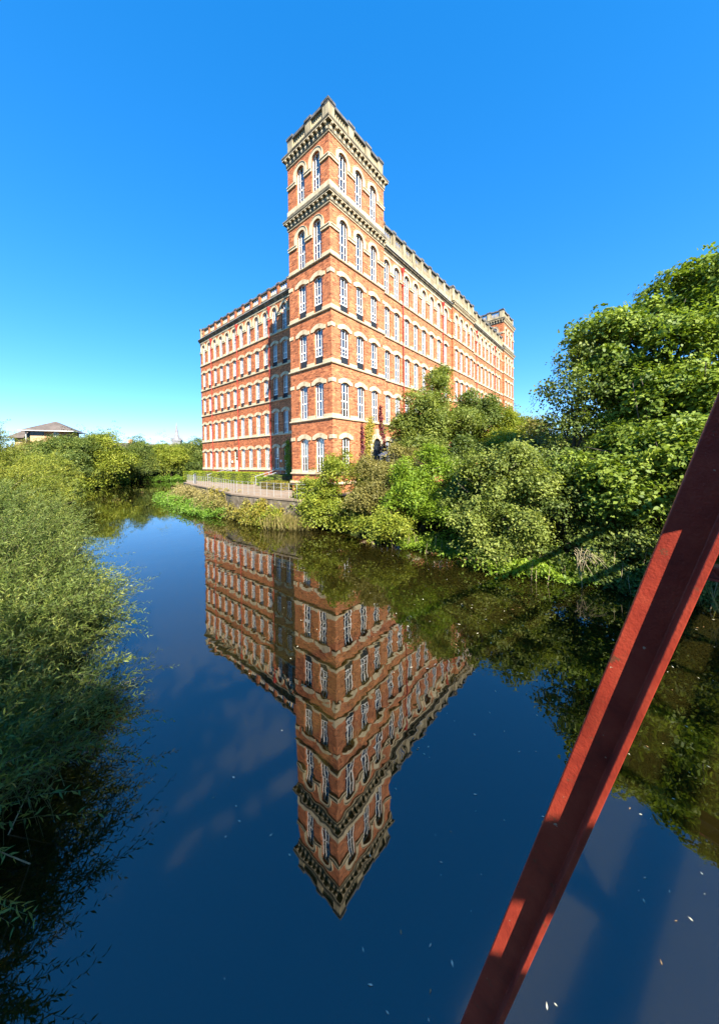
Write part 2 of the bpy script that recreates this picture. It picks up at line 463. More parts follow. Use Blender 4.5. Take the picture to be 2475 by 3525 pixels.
def terrain():
    n = 230
    g = np.linspace(-1, 1, n)
    k = 4.6
    xs = -12 + np.sinh(g * k) / np.sinh(k) * 1900
    ys = 32 + np.sinh(g * k) / np.sinh(k) * 1900
    X, Y = np.meshgrid(xs, ys)
    Z = ground_z(X.ravel(), Y.ravel())
    far = np.hypot(X.ravel() + 12, Y.ravel() - 32)
    Z = Z + np.clip((far - 60) / 900, 0, 1) * 14 + 0.06 * np.sin(X.ravel() * 1.7) * np.cos(Y.ravel() * 1.3)
    V = np.stack([X.ravel(), Y.ravel(), Z], 1)
    i = np.arange(n * n).reshape(n, n)
    F = np.stack([i[:-1, :-1], i[:-1, 1:], i[1:, 1:], i[1:, :-1]], -1).reshape(-1, 4)
    return np_mesh('ground', V, F, M['ground'], smooth=True)

def np_mesh(name, V, F, mat, tint=None, smooth=False):
    me = bpy.data.meshes.new(name)
    nv, nf, k = len(V), len(F), F.shape[1]
    me.vertices.add(nv); me.vertices.foreach_set('co', np.ascontiguousarray(V, np.float32).ravel())
    me.loops.add(nf * k); me.loops.foreach_set('vertex_index', np.ascontiguousarray(F, np.int32).ravel())
    me.polygons.add(nf)
    me.polygons.foreach_set('loop_start', np.arange(0, nf * k, k, dtype=np.int32))
    me.polygons.foreach_set('loop_total', np.full(nf, k, np.int32))
    if smooth: me.polygons.foreach_set('use_smooth', np.ones(nf, bool))
    if tint is not None:
        a = me.attributes.new('tint', 'FLOAT', 'FACE')
        a.data.foreach_set('value', np.ascontiguousarray(tint, np.float32))
    me.materials.append(mat)
    me.update(calc_edges=True)
    return me

tag(place('ground', terrain()), kind='structure')
wm = MB(); wm.face([(-260, -140, 0), (160, -140, 0), (160, 260, 0), (-260, 260, 0)])
tag(wm.build('river_water', M['water']), kind='structure')

# ------------------------------------------------------------------ the mill
MILL_RZ = math.radians(50.007)
mill = empty('brick_mill', (-2.113, 25.718, 0), MILL_RZ)
tag(mill, 'tall red brick mill with corner tower and cream stone window arches beside the river', 'mill')
UX, UY = math.cos(MILL_RZ), math.sin(MILL_RZ)
def ab(a, b, z=0.0):                       # mill plan coordinates to world
    return (-2.113 + a * UX - b * UY, 25.718 + a * UY + b * UX, z)

S = [3.42, 8.0, 12.44, 16.75, 21.02, 26.48]   # sill levels of the storeys
W = 0.53                                      # half width of a window
BASE = 1.7

class Facade:                                 # origin, direction x; y is inward
    def __init__(s, ox, oy, ang):
        s.o = Vector((ox, oy)); s.ang = ang
        s.x = Vector((math.cos(ang), math.sin(ang))); s.y = Vector((-math.sin(ang), math.cos(ang)))
    def p(s, t, d, z):
        q = s.o + s.x * t + s.y * d
        return (q.x, q.y, z)

def top_seg(x):
    R = (W * W + 0.04) / 0.4
    return 3.13 - R + math.sqrt(max(0, R * R - x * x))
def top_arch(x):
    return 2.97 + math.sqrt(max(0, W * W - x * x))
TOP = {'seg': top_seg, 'panel': top_seg, 'arch': top_arch, 'door': top_seg}
SPR = {'seg': 2.93, 'panel': 2.93, 'arch': 2.97, 'door': 2.93}
CRN = {'seg': 3.13, 'panel': 3.13, 'arch': 3.45, 'door': 3.13}
def xs_of(kind, n=10):
    if kind == 'arch':
        return [-W * math.cos(math.pi * i / n) for i in range(n + 1)]
    return [-W + 2 * W * i / n for i in range(n + 1)]

def wall(fac, s0, s1, zb, zt, centers, rows, name, parent):
    """brick skin with window openings and reveals; rows: list of (sill z, [kind per centre])"""
    mb = MB(); R = 0.24
    q = lambda a, b, c, d: mb.face([fac.p(a, 0, c), fac.p(b, 0, c), fac.p(b, 0, d), fac.p(a, 0, d)])
    bounds = [s0] + [(centers[i] + centers[i + 1]) / 2 for i in range(len(centers) - 1)] + [s1]
    for i, c in enumerate(centers):
        l, r = bounds[i], bounds[i + 1]
        z = zb
        for sz, kinds in rows:
            k = kinds[i] if isinstance(kinds, (list, tuple)) else kinds
            if k is None: continue
            bot = sz + (0.2 if k != 'door' else -0.75)
            q(l, r, z, bot)
            q(l, c - W, bot, sz + SPR[k]); q(c + W, r, bot, sz + SPR[k])
            ct = sz + CRN[k] + 0.06
            q(l, c - W, sz + SPR[k], ct); q(c + W, r, sz + SPR[k], ct)
            xs = xs_of(k)
            pts = [(c - W, bot)] + [(c + x, sz + TOP[k](x)) for x in xs] + [(c + W, bot)]
            for a, b in zip(pts[1:-2], pts[2:-1]):
                mb.face([fac.p(a[0], 0, a[1]), fac.p(b[0], 0, b[1]), fac.p(b[0], 0, ct), fac.p(a[0], 0, ct)])
            pts.append(pts[0])
            for a, b in zip(pts[:-1], pts[1:]):
                mb.face([fac.p(a[0], 0, a[1]), fac.p(a[0], R, a[1]), fac.p(b[0], R, b[1]), fac.p(b[0], 0, b[1])])
            z = ct
        q(l, r, z, zt)
    return mb.build(name, M['brick'], parent)

# ---- shared window meshes (local x along the wall, y inward, z above the sill level)
def window_frame(kind):
    mb = MB(); T = TOP[kind]
    b = 0.84 if kind == 'panel' else 0.2
    fw = 0.075
    for s in (-1, 1):
        xa, xb = sorted((s * W, s * (W - fw)))
        zt = min(T(xa), T(xb)) if kind == 'arch' else SPR[kind]
        mb.box(xa, xb, 0, 0.07, b, (SPR[kind] if kind == 'arch' else zt + 0.02))
    n = 12
    xs = xs_of(kind, n)
    inner = []
    for x in xs:
        if kind == 'arch':
            f = (W - fw) / W
            inner.append((x * f, 2.97 + (T(x) - 2.97) * f))
        else:
            inner.append((x, T(x) - fw))
    mb.strip(inner, [(x, T(x)) for x in xs], 0.001, 0.069)
    mb.box(-W, W, -0.01, 0.075, b, b + 0.10)
    mb.box(-W, W, -0.005, 0.072, 1.52, 1.64)
    for x in (-W / 3, W / 3):
        mb.box(x - 0.032, x + 0.032, 0.004, 0.066, b + 0.1, T(x) - 0.02)
    for z in ((b + 0.1 + 1.52) / 2, 1.64 + (SPR[kind] - 1.64) * 0.52):
        mb.box(-W + fw, W - fw, 0.01, 0.06, z - 0.014, z + 0.014)
    return mb.mesh('window_frame', M['frame'])

def window_panes(kind):
    """twelve panes, each a list of (x,z)"""
    T = TOP[kind]; b = 0.84 if kind == 'panel' else 0.2
    zl = [b + 0.1, (b + 0.1 + 1.52) / 2, 1.52]
    zu = [1.64, 1.64 + (SPR[kind] - 1.64) * 0.52]
    cols = [(-W + 0.06, -W / 3 - 0.02), (-W / 3 + 0.02, W / 3 - 0.02), (W / 3 + 0.02, W - 0.06)]
    out = []
    for xa, xb in cols:
        for z0, z1 in ((zl[0], zl[1]), (zl[1], zl[2]), (zu[0], zu[1])):
            out.append([(xa, z0), (xb, z0), (xb, z1), (xa, z1)])
        xs = [xa + (xb - xa) * i / 5 for i in range(6)]
        out.append([(xa, zu[1]), (xb, zu[1])] + [(x, T(x) - 0.03) for x in xs[::-1]])
    return out

PANE_Y = 0.04
WM = {}
for k in ('seg', 'panel', 'arch'):
    panes = window_panes(k)
    pm = []
    allp = MB()
    for p in panes:
        m1 = MB(); m1.prism(p, PANE_Y, PANE_Y + 0.006); pm.append(m1.mesh('pane', M['glass']))
        allp.face([(x, PANE_Y, z) for x, z in p])
    WM[k] = dict(frame=window_frame(k), panes=pm, glass=allp.mesh('glazing', M['glass']))
    bl = []
    T = TOP[k]
    for drop in (0.9, 1.55, 2.2, 2.75):
        xs = [-W + 2 * W * i / 8 for i in range(9)]
        z1 = (CRN[k] - drop)
        z1 = max(z1, 0.25)
        mb = MB(); mb.strip([(x, z1) for x in xs], [(x, T(x) if abs(x) < W - 0.01 else SPR[k]) for x in xs], 0.16, 0.17)
        bl.append(mb.mesh('blind', M['blind']))
    WM[k]['blinds'] = bl
pn = MB(); pn.box(-W, W, 0.01, 0.05, 0.2, 0.84)
for i in range(7):
    x = -W + 0.04 + i * (2 * W - 0.08) / 6
    pn.box(x - 0.02, x + 0.02, -0.015, 0.012, 0.24, 0.81)
PANEL_ME = pn.mesh('spandrel_panel', M['panel'])

def seg_head_mesh():
    mb = MB(); H = 0.88; n = 22
    xs = [-H + 2 * H * i / n for i in range(n + 1)]
    lo = []; hi = []
    for x in xs:
        lo.append((x, top_seg(x) if abs(x) <= W else 2.95))
        t = min(1, abs(x) / 0.80)
        hi.append((x, 3.23 + 0.27 * (1 - t * t)))
    mb.strip(lo, hi, -0.055, 0.10)
    return mb.mesh('stone_lintel', M['stone'])
def arch_head_mesh():
    mb = MB(); ro = W + 0.28; n = 16
    lo = [(-W, 2.48)] + [(-W * math.cos(math.pi * i / n), 2.97 + W * math.sin(math.pi * i / n)) for i in range(n + 1)] + [(W, 2.48)]
    hi = [(-ro, 2.48)] + [(-ro * math.cos(math.pi * i / n), 2.97 + ro * math.sin(math.pi * i / n)) for i in range(n + 1)] + [(ro, 2.48)]
    mb.strip(lo, hi, -0.06, 0.09)
    lo2 = [(x * 1.0, z) for x, z in hi]
    hi2 = [(x * 1.04, 2.97 + (z - 2.97) * 1.04 if z > 2.97 else z) for x, z in hi]
    mb.strip(lo2, hi2, -0.10, 0.05)
    return mb.mesh('stone_arch', M['stone'])
def sill_mesh():
    mb = MB(); mb.box(-W + 0.003, W - 0.003, -0.05, 0.25, 0.10, 0.197)
    return mb.mesh('window_sill', M['stone'])
HEAD = {'seg': seg_head_mesh(), 'arch': arch_head_mesh()}
HEAD['panel'] = HEAD['seg']; HEAD['door'] = HEAD['seg']
SILL_ME = sill_mesh()
wrng = random.Random(3)

def put_window(fac, c, sz, kind, near=False):
    q = fac.p(c, 0.15, sz)
    w = place('window', WM[kind]['frame'], mill, q, fac.ang)
    if near:
        for pmesh in WM[kind]['panes']: place('pane', pmesh, w)
    else:
        place('glazing', WM[kind]['glass'], w)
    if kind == 'panel': place('spandrel_panel', PANEL_ME, w)
    r = wrng.random()
    if r < 0.9:
        place('blind', WM[kind]['blinds'][min(3, int(wrng.random() ** 0.8 * 4))], w)
    place('window_sill', SILL_ME, w, (0, -0.15, 0))
    place('stone_arch' if kind == 'arch' else 'stone_lintel', HEAD[kind], mill, fac.p(c, 0, sz), fac.ang)

BLK = {}
def block(length, z0, z1, out, name, mat=None, inn=0.03):
    key = (round(length, 2), round(z1 - z0, 3), out, name)
    if key not in BLK:
        mb = MB(); L = length / 2
        mb.box(-L, L, -out, inn, 0, z1 - z0)
        BLK[key] = mb.mesh(name, mat or M['stone'])
    return BLK[key]

def storey_stones(fac, s0, s1, centers, rows, corner0=False, dz=0.0, gap=True):
    """pier stones between the windows on the sill course, and imposts below the arches"""
    edges = [s0] + [c for c in centers] + [s1]
    for sz, kind in rows:
        if kind is None: continue
        k = kind[0] if isinstance(kind, (list, tuple)) else kind
        for i in range(len(centers) + 1):
            a = s0 if i == 0 else centers[i - 1] + W
            b = s1 if i == len(centers) else centers[i] - W
            if b - a < 0.12: continue
            place('band_stone', block(b - a - 0.006, 0.15, 0.42, 0.045, 'band_stone'), mill, fac.p((a + b) / 2, 0, sz + 0.152 + dz), fac.ang)
            if k == 'arch':
                place('impost', block(b - a, 2.22, 2.42, 0.10, 'impost'), mill, fac.p((a + b) / 2, 0, sz + 2.22 + dz), fac.ang)
                place('impost_cap', block(b - a, 2.42, 2.50, 0.15, 'impost_cap'), mill, fac.p((a + b) / 2, 0, sz + 2.421 + dz), fac.ang)

# facades (mill plan coordinates)
F_TR = Facade(0, 0, 0)                              # tower, right face
F_TL = Facade(0, 5.22, -math.pi / 2)                # tower, left face, s = 5.22 - b
F_R = Facade(0, 0.25, 0)                            # right wings
F_P = Facade(0, 0.0, 0)                             # pavilion, far tower
F_L = Facade(6.64, 38.0, -math.pi / 2)              # left wing, s = 38 - b
F_FL = Facade(46.5, 5.4, -math.pi / 2)              # far tower, side above the roof

rows_T = [(S[0], 'seg'), (S[1], 'seg'), (S[2], 'panel'), (S[3], 'panel'), (S[4], 'arch'), (S[5], 'arch')]
rows_W = [(S[0], 'seg'), (S[1], 'seg'), (S[2], 'seg'), (S[3], 'seg'), (S[4], 'arch')]
cT = [1.58, 3.64, 5.68]
rows_TR = [(S[0], ['seg', 'seg', None])] + rows_T[1:]
wall(F_TR, 0, 7.38, BASE, 30.9, cT, [(S[0], ['seg', None, None])] + rows_T[1:], 'tower_wall', mill)
cTL = [5.22 - 3.5, 5.22 - 1.53]
wall(F_TL, 0, 5.22, BASE, 30.9, cTL, rows_T, 'tower_wall', mill)
mb = MB()   # tower returns
mb.face([(0, 5.22, BASE), (7.38, 5.22, BASE), (7.38, 5.22, 30.9), (0, 5.22, 30.9)])
mb.face([(7.38, 0, BASE), (7.38, 5.22, BASE), (7.38, 5.22, 30.9), (7.38, 0, 30.9)])
mb.build('tower_wall', M['brick'], mill)
cR1 = [8.25 + 1.92 * i for i in range(8)]
cR1[0] = 8.2; cR1 = [8.15, 9.97, 11.93, 13.87, 15.75, 17.7, 19.65, 21.62]
cP = [24.5, 26.2, 28.15, 29.95]
cR2 = [31.75, 33.4, 35.25, 37.1, 39.0, 40.85, 42.65, 44.6]
cF = [47.95, 49.9, 51.8]
wall(F_R, 7.38, 23.3, BASE, 25.4, cR1, rows_W, 'wing_wall', mill)
wall(F_P, 23.3, 30.9, BASE, 25.4, cP, rows_W, 'pavilion_wall', mill)
wall(F_R, 30.9, 46.5, BASE, 25.4, cR2, rows_W, 'wing_wall', mill)
rows_F = rows_W + [(S[5], 'arch')]
wall(F_P, 46.5, 53.3, BASE, 30.9, cF, rows_F, 'tower_wall', mill)
mb = MB()
mb.face([(53.3, 0, BASE), (53.3, 39, BASE), (53.3, 39, 26), (53.3, 0, 26)])
mb.build('wing_wall', M['brick'], mill)
for a in (23.3, 30.9, 46.5):
    mb = MB(); mb.face([(a, 0, BASE), (a, 0.25, BASE), (a, 0.25, 25.4), (a, 0, 25.4)]); mb.build('wall_return', M['brick'], mill)
mb = MB()
mb.face([(46.5, 5.4, 25), (53.3, 5.4, 25), (53.3, 5.4, 30.9), (46.5, 5.4, 30.9)])
mb.face([(53.3, 0, 25), (53.3, 5.4, 25), (53.3, 5.4, 30.9), (53.3, 0, 30.9)])
mb.build('tower_wall', M['brick'], mill)
cFL = [1.75, 3.7]
wall(F_FL, 0, 5.4, 25.4, 30.9, cFL, [(S[5], 'arch')], 'tower_wall', mill)
# left wing
cL = [38 - b for b in (37.07, 35.13, 33.13, 31.13, 29.13, 27.1, 25.07, 23.05, 21.03, 19.0, 16.9, 14.83, 12.8, 10.75, 8.7, 6.65)]
rows_L = [(S[0], ['seg'] * 5 + ['door'] + ['seg'] * 5 + ['door'] + ['seg'] * 4), (S[1], 'seg'), (S[2], 'panel'), (S[3], 'panel'), (S[4], 'arch')]
wall(F_L, 0, 32.78, BASE, 25.4, cL, rows_L, 'wing_wall', mill)
arc = [(7.64 - math.cos(math.pi / 2 * i / 8), 38.0 + math.sin(math.pi / 2 * i / 8)) for i in range(9)]
mb = MB()
pts = arc + [(53.3, 39.0)]
for p, q in zip(pts[:-1], pts[1:]):
    mb.face([(p[0], p[1], BASE), (q[0], q[1], BASE), (q[0], q[1], 25.4), (p[0], p[1], 25.4)])
mb.build('rounded_corner_wall', M['brick'], mill)
# dim inside and flat roofs
mb = MB()
mb.box(1.0, 6.4, 1.0, 4.3, BASE, 30.6); mb.box(7.9, 52.5, 1.3, 4.2, BASE, 25); mb.box(7.7, 52.0, 4.6, 37.4, BASE, 25); mb.box(47.5, 52.4, 1.0, 4.4, 25.5, 30.6)
mb.build('interior_core', M['interior'], mill)
mb = MB()
mb.box(0.1, 7.3, 0.1, 5.1, 30.92, 31.3); mb.box(6.8, 53.2, 0.4, 38.0, 25.42, 25.9); mb.box(46.6, 53.2, 0.1, 5.3, 30.92, 31.3)
mb.build('flat_roof', M['roof_flat'], mill)

# windows
near_budget = 0
for r, (sz, k) in enumerate(rows_T):
    for i, c in enumerate(cT):
        if r == 0 and i > 0: continue
        put_window(F_TR, c, sz, k, near=(r > 0))
    for i, c in enumerate(cTL):
        put_window(F_TL, c, sz, k, near=(r > 0))
for cs, f, rw in ((cR1, F_R, rows_W), (cP, F_P, rows_W), (cR2, F_R, rows_W), (cF, F_P, rows_F), (cFL, F_FL, [(S[5], 'arch')])):
    for sz, k in rw:
        for c in cs: put_window(f, c, sz, k)
for sz, k in rows_L:
    for i, c in enumerate(cL):
        kk = k[i] if isinstance(k, list) else k
        if kk == 'door':
            place('stone_lintel', HEAD['seg'], mill, F_L.p(c, 0, sz), F_L.ang)
        else:
            put_window(F_L, c, sz, kk)
# doors with a fanlight
mb = MB()
mb.box(-W, W, 0, 0.06, -0.75, 1.35); mb.box(-W, W, -0.02, 0.08, 1.35, 1.45); mb.box(-W, W, -0.02, 0.08, 1.78, 1.86)
for x in (-W + 0.03, W - 0.03): mb.box(x - 0.03, x + 0.03, -0.015, 0.07, 1.4, 2.95)
for x0, x1 in ((-0.36, -0.06), (0.06, 0.36)):
    for z0, z1 in ((-0.6, 0.1), (0.25, 1.2)): mb.box(x0, x1, -0.02, 0.01, z0, z1)
door_me = mb.mesh('door', M['frame'])
mb = MB(); mb.strip([(-W + 2 * W * i / 8, 1.86) for i in range(9)], [(-W + 2 * W * i / 8, top_seg(-W + 2 * W * i / 8)) for i in range(9)], 0.03, 0.035)
mb.box(-W + 0.05, W - 0.05, 0.02, 0.03, 1.46, 1.77)
fan_me = mb.mesh('fanlight', M['glass'])
mb = MB(); mb.box(0.33, 0.37, -0.07, -0.02, 0.22, 0.30)
hand_me = mb.mesh('door_handle', M['lead'])
for i in (5, 11):
    d = place('door', door_me, mill, F_L.p(cL[i], 0.18, S[0]), F_L.ang)
    place('fanlight', fan_me, d); place('door_handle', hand_me, d)

# pier stones, imposts
storey_stones(F_TR, 0.0, 7.38, cT, rows_T)
storey_stones(F_TL, 0.0, 5.22 + 0.045, cTL, rows_T, dz=0.003)
storey_stones(F_R, 7.38, 23.3, cR1, rows_W)
storey_stones(F_P, 23.3, 30.9, cP, rows_W)
storey_stones(F_R, 30.9, 46.5, cR2, rows_W)
storey_stones(F_P, 46.5, 53.3, cF, rows_F)
storey_stones(F_FL, 0, 5.4, cFL, [(S[5], 'arch')], dz=0.003)
storey_stones(F_L, 0.0, 32.78, cL, [(z, (k if not isinstance(k, list) else 'seg')) for z, k in rows_L])
# corner stones at lintel level
for sz in S[:4]:
    mb = MB(); mb.box(-0.05, 0.42, -0.05, 0.40, sz + 2.98, sz + 3.30); mb.build('corner_stone', M['stone'], mill)
    mb = MB(); mb.box(-0.05, 0.3, 4.75, 5.27, sz + 2.98, sz + 3.28); mb.build('corner_stone', M['stone'], mill)
    mb = MB(); mb.box(7.0, 7.42, -0.05, 0.2, sz + 2.98, sz + 3.28); mb.build('corner_stone', M['stone'], mill)
    mb = MB(); mb.sweep([(6.64, 37.62)] + arc, [(-0.02, sz + 2.96), (0.05, sz + 2.96), (0.05, sz + 3.28), (-0.02, sz + 3.28)][::1])
    # outward is on the left of this path, so mirror
    mb.v = []; mb.f = []
    mb.sweep(([(6.64, 37.62)] + arc)[::-1], [(-0.02, sz + 2.96), (0.05, sz + 2.96), (0.05, sz + 3.28), (-0.02, sz + 3.28)])
    mb.build('corner_stone', M['stone'], mill)

# sill courses
p_tower = [(6.64, 5.22), (0, 5.22), (0, 0), (7.38, 0)]
p_left = arc[::-1] + [(6.64, 5.22)]
def course(path, z, h0, h1, out, name='sill_course', mat=None, closed=False):
    mb = MB(); mb.sweep(path, [(-0.03, z + h0), (out * 0.75, z + h0), (out, z + h0 + 0.05), (out, z + h1 - 0.03), (out * 0.6, z + h1), (-0.03, z + h1)], closed)
    return mb.build(name, mat or M['stone'], mill)
for i, sz in enumerate(S):
    if i == 5: continue
    course(p_tower, sz, 0.0, 0.15, 0.13)
    course([(7.38, 0.25), (23.3, 0.25)], sz, 0, 0.15, 0.13)
    course([(23.3, 0.25), (23.3, 0.0), (30.9, 0.0), (30.9, 0.25)], sz, 0, 0.15, 0.13)
    course([(30.9, 0.25), (46.5, 0.25)], sz, 0, 0.15, 0.13)
    course([(46.5, 0.25), (46.5, 0.0), (53.3, 0.0)], sz, 0, 0.15, 0.13)
    course(p_left, sz, 0, 0.15, 0.13)
    course(arc[::-1], sz, 0.152, 0.42, 0.05, 'band_stone')
course(p_tower, 2.6, 0.0, 0.22, 0.16, 'plinth_course')
course(arc[::-1], S[4], 2.22, 2.5, 0.12, 'impost')

# cornices
def cornice(path, z, h, out, name, mat, closed=False):
    """z: underside of the bed moulding; h: height to the top edge of the corona"""
    pr = [(-0.03, z), (0.05, z), (0.10, z + 0.09 * h), (0.10, z + 0.62 * h), (out * 0.88, z + 0.66 * h), (out * 0.88, z + 0.80 * h),
          (out * 0.94, z + 0.83 * h), (out, z + 0.90 * h), (out, z + h), (out * 0.5, z + h + 0.06), (-0.03, z + h + 0.08)]
    mb = MB(); mb.sweep(path, pr, closed)
    c = mb.build(name, mat, mill)
    mb = MB(); mb.sweep(path, [(out * 0.86, z + 0.675 * h), (out * 0.9, z + 0.675 * h), (out * 0.9, z + 0.73 * h), (out * 0.86, z + 0.73 * h)], closed)
    mb.build('drip_edge', M['stone'], c)
    return c
def bracket_mesh(out, h):
    mb = MB()
    pr = [(0.02, 0.0), (0.13, 0.0), (0.17, h * 0.2), (0.16, h * 0.5), (out * 0.6, h * 0.62), (out * 0.85, h * 0.74), (out * 0.85, h), (0.02, h)]
    n = len(pr)
    mb.v += [(-0.085, -o, z) for o, z in pr] + [(0.085, -o, z) for o, z in pr]
    mb.f.append(tuple(range(n))[::-1]); mb.f.append(tuple(range(n, 2 * n)))
    for i in range(n):
        j = (i + 1) % n
        mb.f.append((i, j, n + j, n + i))
    return mb.mesh('bracket', M['stone'])
BR_LO = bracket_mesh(0.36, 0.38); BR_HI = bracket_mesh(0.38, 0.46)
def brackets(corn, fac, s0, s1, z, me, step=0.5):
    n = max(1, int(round((s1 - s0) / step)))
    for i in range(n + 1):
        place('bracket', me, corn, fac.p(s0 + (s1 - s0) * i / n, 0, z), fac.ang)
z_lo, z_hi = 25.24, 30.72
p_top = [(7.38, 5.22), (0, 5.22), (0, 0), (7.38, 0)]
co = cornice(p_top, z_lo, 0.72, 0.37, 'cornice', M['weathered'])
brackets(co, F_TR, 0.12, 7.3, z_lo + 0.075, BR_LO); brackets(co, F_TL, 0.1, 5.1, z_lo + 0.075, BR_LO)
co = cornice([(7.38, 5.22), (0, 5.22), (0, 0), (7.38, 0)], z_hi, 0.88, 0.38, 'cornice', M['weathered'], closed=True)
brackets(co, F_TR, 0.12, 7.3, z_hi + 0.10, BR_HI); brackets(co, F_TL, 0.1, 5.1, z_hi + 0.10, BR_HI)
course(p_top, z_lo, 0.81, 1.22, 0.09, 'weathering', M['weathered'])
course(p_top, z_lo, 1.223, 1.63, 0.06, 'band_stone', M['stone'])
course(p_top, z_lo, -0.10, 0.0, 0.08, 'bed_mould', M['stone'])
course(p_top, z_hi, -0.09, 0.0, 0.08, 'bed_mould', M['stone'], closed=True)
def wing_cornice(path, mat=M['weathered']):
    mb = MB(); z = 25.12
    mb.sweep(path, [(-0.03, z), (0.08, z), (0.12, z + 0.06), (0.17, z + 0.20), (0.28, z + 0.25), (0.28, z + 0.36), (0.35, z + 0.42), (0.36, z + 0.52), (0.2, z + 0.60), (-0.03, z + 0.62)])
    c = mb.build('cornice', mat, mill)
    course(path, z, -0.20, 0.0, 0.08, 'frieze', M['stone'])
    mb = MB(); mb.sweep(path, [(0.32, z + 0.43), (0.385, z + 0.43), (0.385, z + 0.50), (0.32, z + 0.50)])
    mb.build('gutter_edge', M['rail'], mill)
    return c
wing_cornice([(7.38, 0.25), (23.3, 0.25)])
co = cornice([(23.3, 0.25), (23.3, 0.0), (30.9, 0.0), (30.9, 0.25)], z_lo, 0.72, 0.37, 'cornice', M['weathered'])
brackets(co, F_P, 23.4, 30.8, z_lo + 0.075, BR_LO, 0.42)
wing_cornice([(30.9, 0.25), (46.5, 0.25)])
co = cornice([(46.5, 5.4), (46.5, 0), (53.3, 0), (53.3, 5.4)], z_lo, 0.72, 0.37, 'cornice', M['weathered'])
brackets(co, F_P, 46.6, 53.2, z_lo + 0.075, BR_LO)
co = cornice([(46.5, 5.4), (46.5, 0), (53.3, 0), (53.3, 5.4)], z_hi, 0.88, 0.38, 'cornice', M['weathered'], closed=True)
brackets(co, F_P, 46.6, 53.2, z_hi + 0.10, BR_HI); brackets(co, F_FL, 0.2, 5.2, z_hi + 0.10, BR_HI)
course([(46.5, 5.4), (46.5, 0), (53.3, 0)], z_lo, 1.223, 1.63, 0.06, 'band_stone', M['stone'])
course([(46.5, 5.4), (46.5, 0), (53.3, 0)], z_lo, 0.81, 1.22, 0.09, 'weathering', M['weathered'])
wing_cornice(p_left)

# balustrades
def baluster_mesh(h, r, mat):
    mb = MB(); prof = [(0.7, 0), (0.7, 0.1), (1.0, 0.34), (0.55, 0.66), (0.7, 0.9), (0.7, 1.0)]
    k = 6
    for f, z in prof:
        for j in range(k):
            a = 2 * math.pi * j / k
            mb.v.append((r * f * math.cos(a), r * f * math.sin(a), z * h))
    for i in range(len(prof) - 1):
        for j in range(k):
            a = i * k + j; b = i * k + (j + 1) % k
            mb.f.append((a, b, b + k, a + k))
    return mb.mesh('baluster', mat)
def balustrade(fac, s0, s1, z0, z1, piers, pw, mats, nb, d0=0.02, th=0.34, base_h=0.32, cop_h=0.22, bme=None):
    """piers: centres along the wall"""
    base, pier, coping, bal = mats
    mb = MB()
    pt = lambda s, d, z: fac.p(s, d, z)
    def bx(m, a, b, da, db, za, zb):
        n = len(m.v)
        m.v += [pt(a, da, za), pt(b, da, za), pt(b, db, za), pt(a, db, za), pt(a, da, zb), pt(b, da, zb), pt(b, db, zb), pt(a, db, zb)]
        for q in ((0, 3, 2, 1), (4, 5, 6, 7), (0, 1, 5, 4), (1, 2, 6, 5), (2, 3, 7, 6), (3, 0, 4, 7)):
            m.f.append(tuple(n + i for i in q))
    bx(mb, s0, s1, d0, d0 + th, z0, z0 + base_h)
    root = mb.build('balustrade', base, mill)
    mc = MB(); bx(mc, s0 - 0.02, s1 + 0.02, d0 - 0.05, d0 + th + 0.05, z1 - 0.12 - cop_h, z1 - 0.12); mc.build('coping', coping, root)
    for c in piers:
        mp = MB(); bx(mp, c - pw / 2, c + pw / 2, d0 - 0.03, d0 + th + 0.03, z0 + 0.002, z1 - 0.16); mp.build('pier', pier, root)
        mp = MB(); bx(mp, c - pw / 2 - 0.07, c + pw / 2 + 0.07, d0 - 0.11, d0 + th + 0.11, z1 - 0.2, z1); mp.build('pier_cap', coping, root)
    h = z1 - 0.12 - cop_h - z0 - base_h
    me = baluster_mesh(h + 0.004, bme or 0.095, bal)
    for a, b in zip(piers[:-1], piers[1:]):
        a += pw / 2; b -= pw / 2
        for i in range(nb):
            place('baluster', me, root, fac.p(a + (b - a) * (i + 0.5) / nb, d0 + th / 2, z0 + base_h - 0.002), fac.ang)
    return root
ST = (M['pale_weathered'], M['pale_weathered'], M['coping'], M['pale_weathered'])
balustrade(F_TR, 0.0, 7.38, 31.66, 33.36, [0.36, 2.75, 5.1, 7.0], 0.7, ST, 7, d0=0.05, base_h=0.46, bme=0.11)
balustrade(F_TL, 0.0, 4.85, 31.66, 33.35, [0.36, 2.75, 4.86], 0.7, ST, 7, d0=0.05, base_h=0.462, bme=0.11)
balustrade(Facade(0, 5.0, 0), 0.3, 7.3, 31.66, 33.34, [2.75, 5.1, 7.0], 0.7, ST, 6, d0=-0.1, base_h=0.62)
nR = [7.6 + (23.2 - 7.6) * i / 8 for i in range(9)]
balustrade(F_R, 7.45, 23.15, 25.72, 28.0, nR, 0.42, ST, 5, d0=0.0, base_h=0.78, bme=0.085)
nP = [23.55 + (30.65 - 23.55) * i / 4 for i in range(5)]
balustrade(F_P, 23.3, 30.9, 26.02, 28.15, nP, 0.5, ST, 4, d0=-0.02, base_h=0.78, bme=0.085)
nR2 = [31.0 + (46.4 - 31.0) * i / 8 for i in range(9)]
balustrade(F_R, 31.0, 46.4, 25.72, 28.0, nR2, 0.42, ST, 5, d0=0.0, base_h=0.78, bme=0.085)
balustrade(F_P, 46.5, 53.3, 31.66, 33.36, [46.86, 50.0, 52.95], 0.7, ST, 6, d0=0.05, base_h=0.46, bme=0.11)
balustrade(F_FL, 0.0, 5.0, 31.66, 33.35, [0.4, 2.7, 5.0], 0.7, ST, 6, d0=0.05, base_h=0.46, bme=0.11)
SL = (M['weathered'], M['brick'], M['coping'], M['stone'])
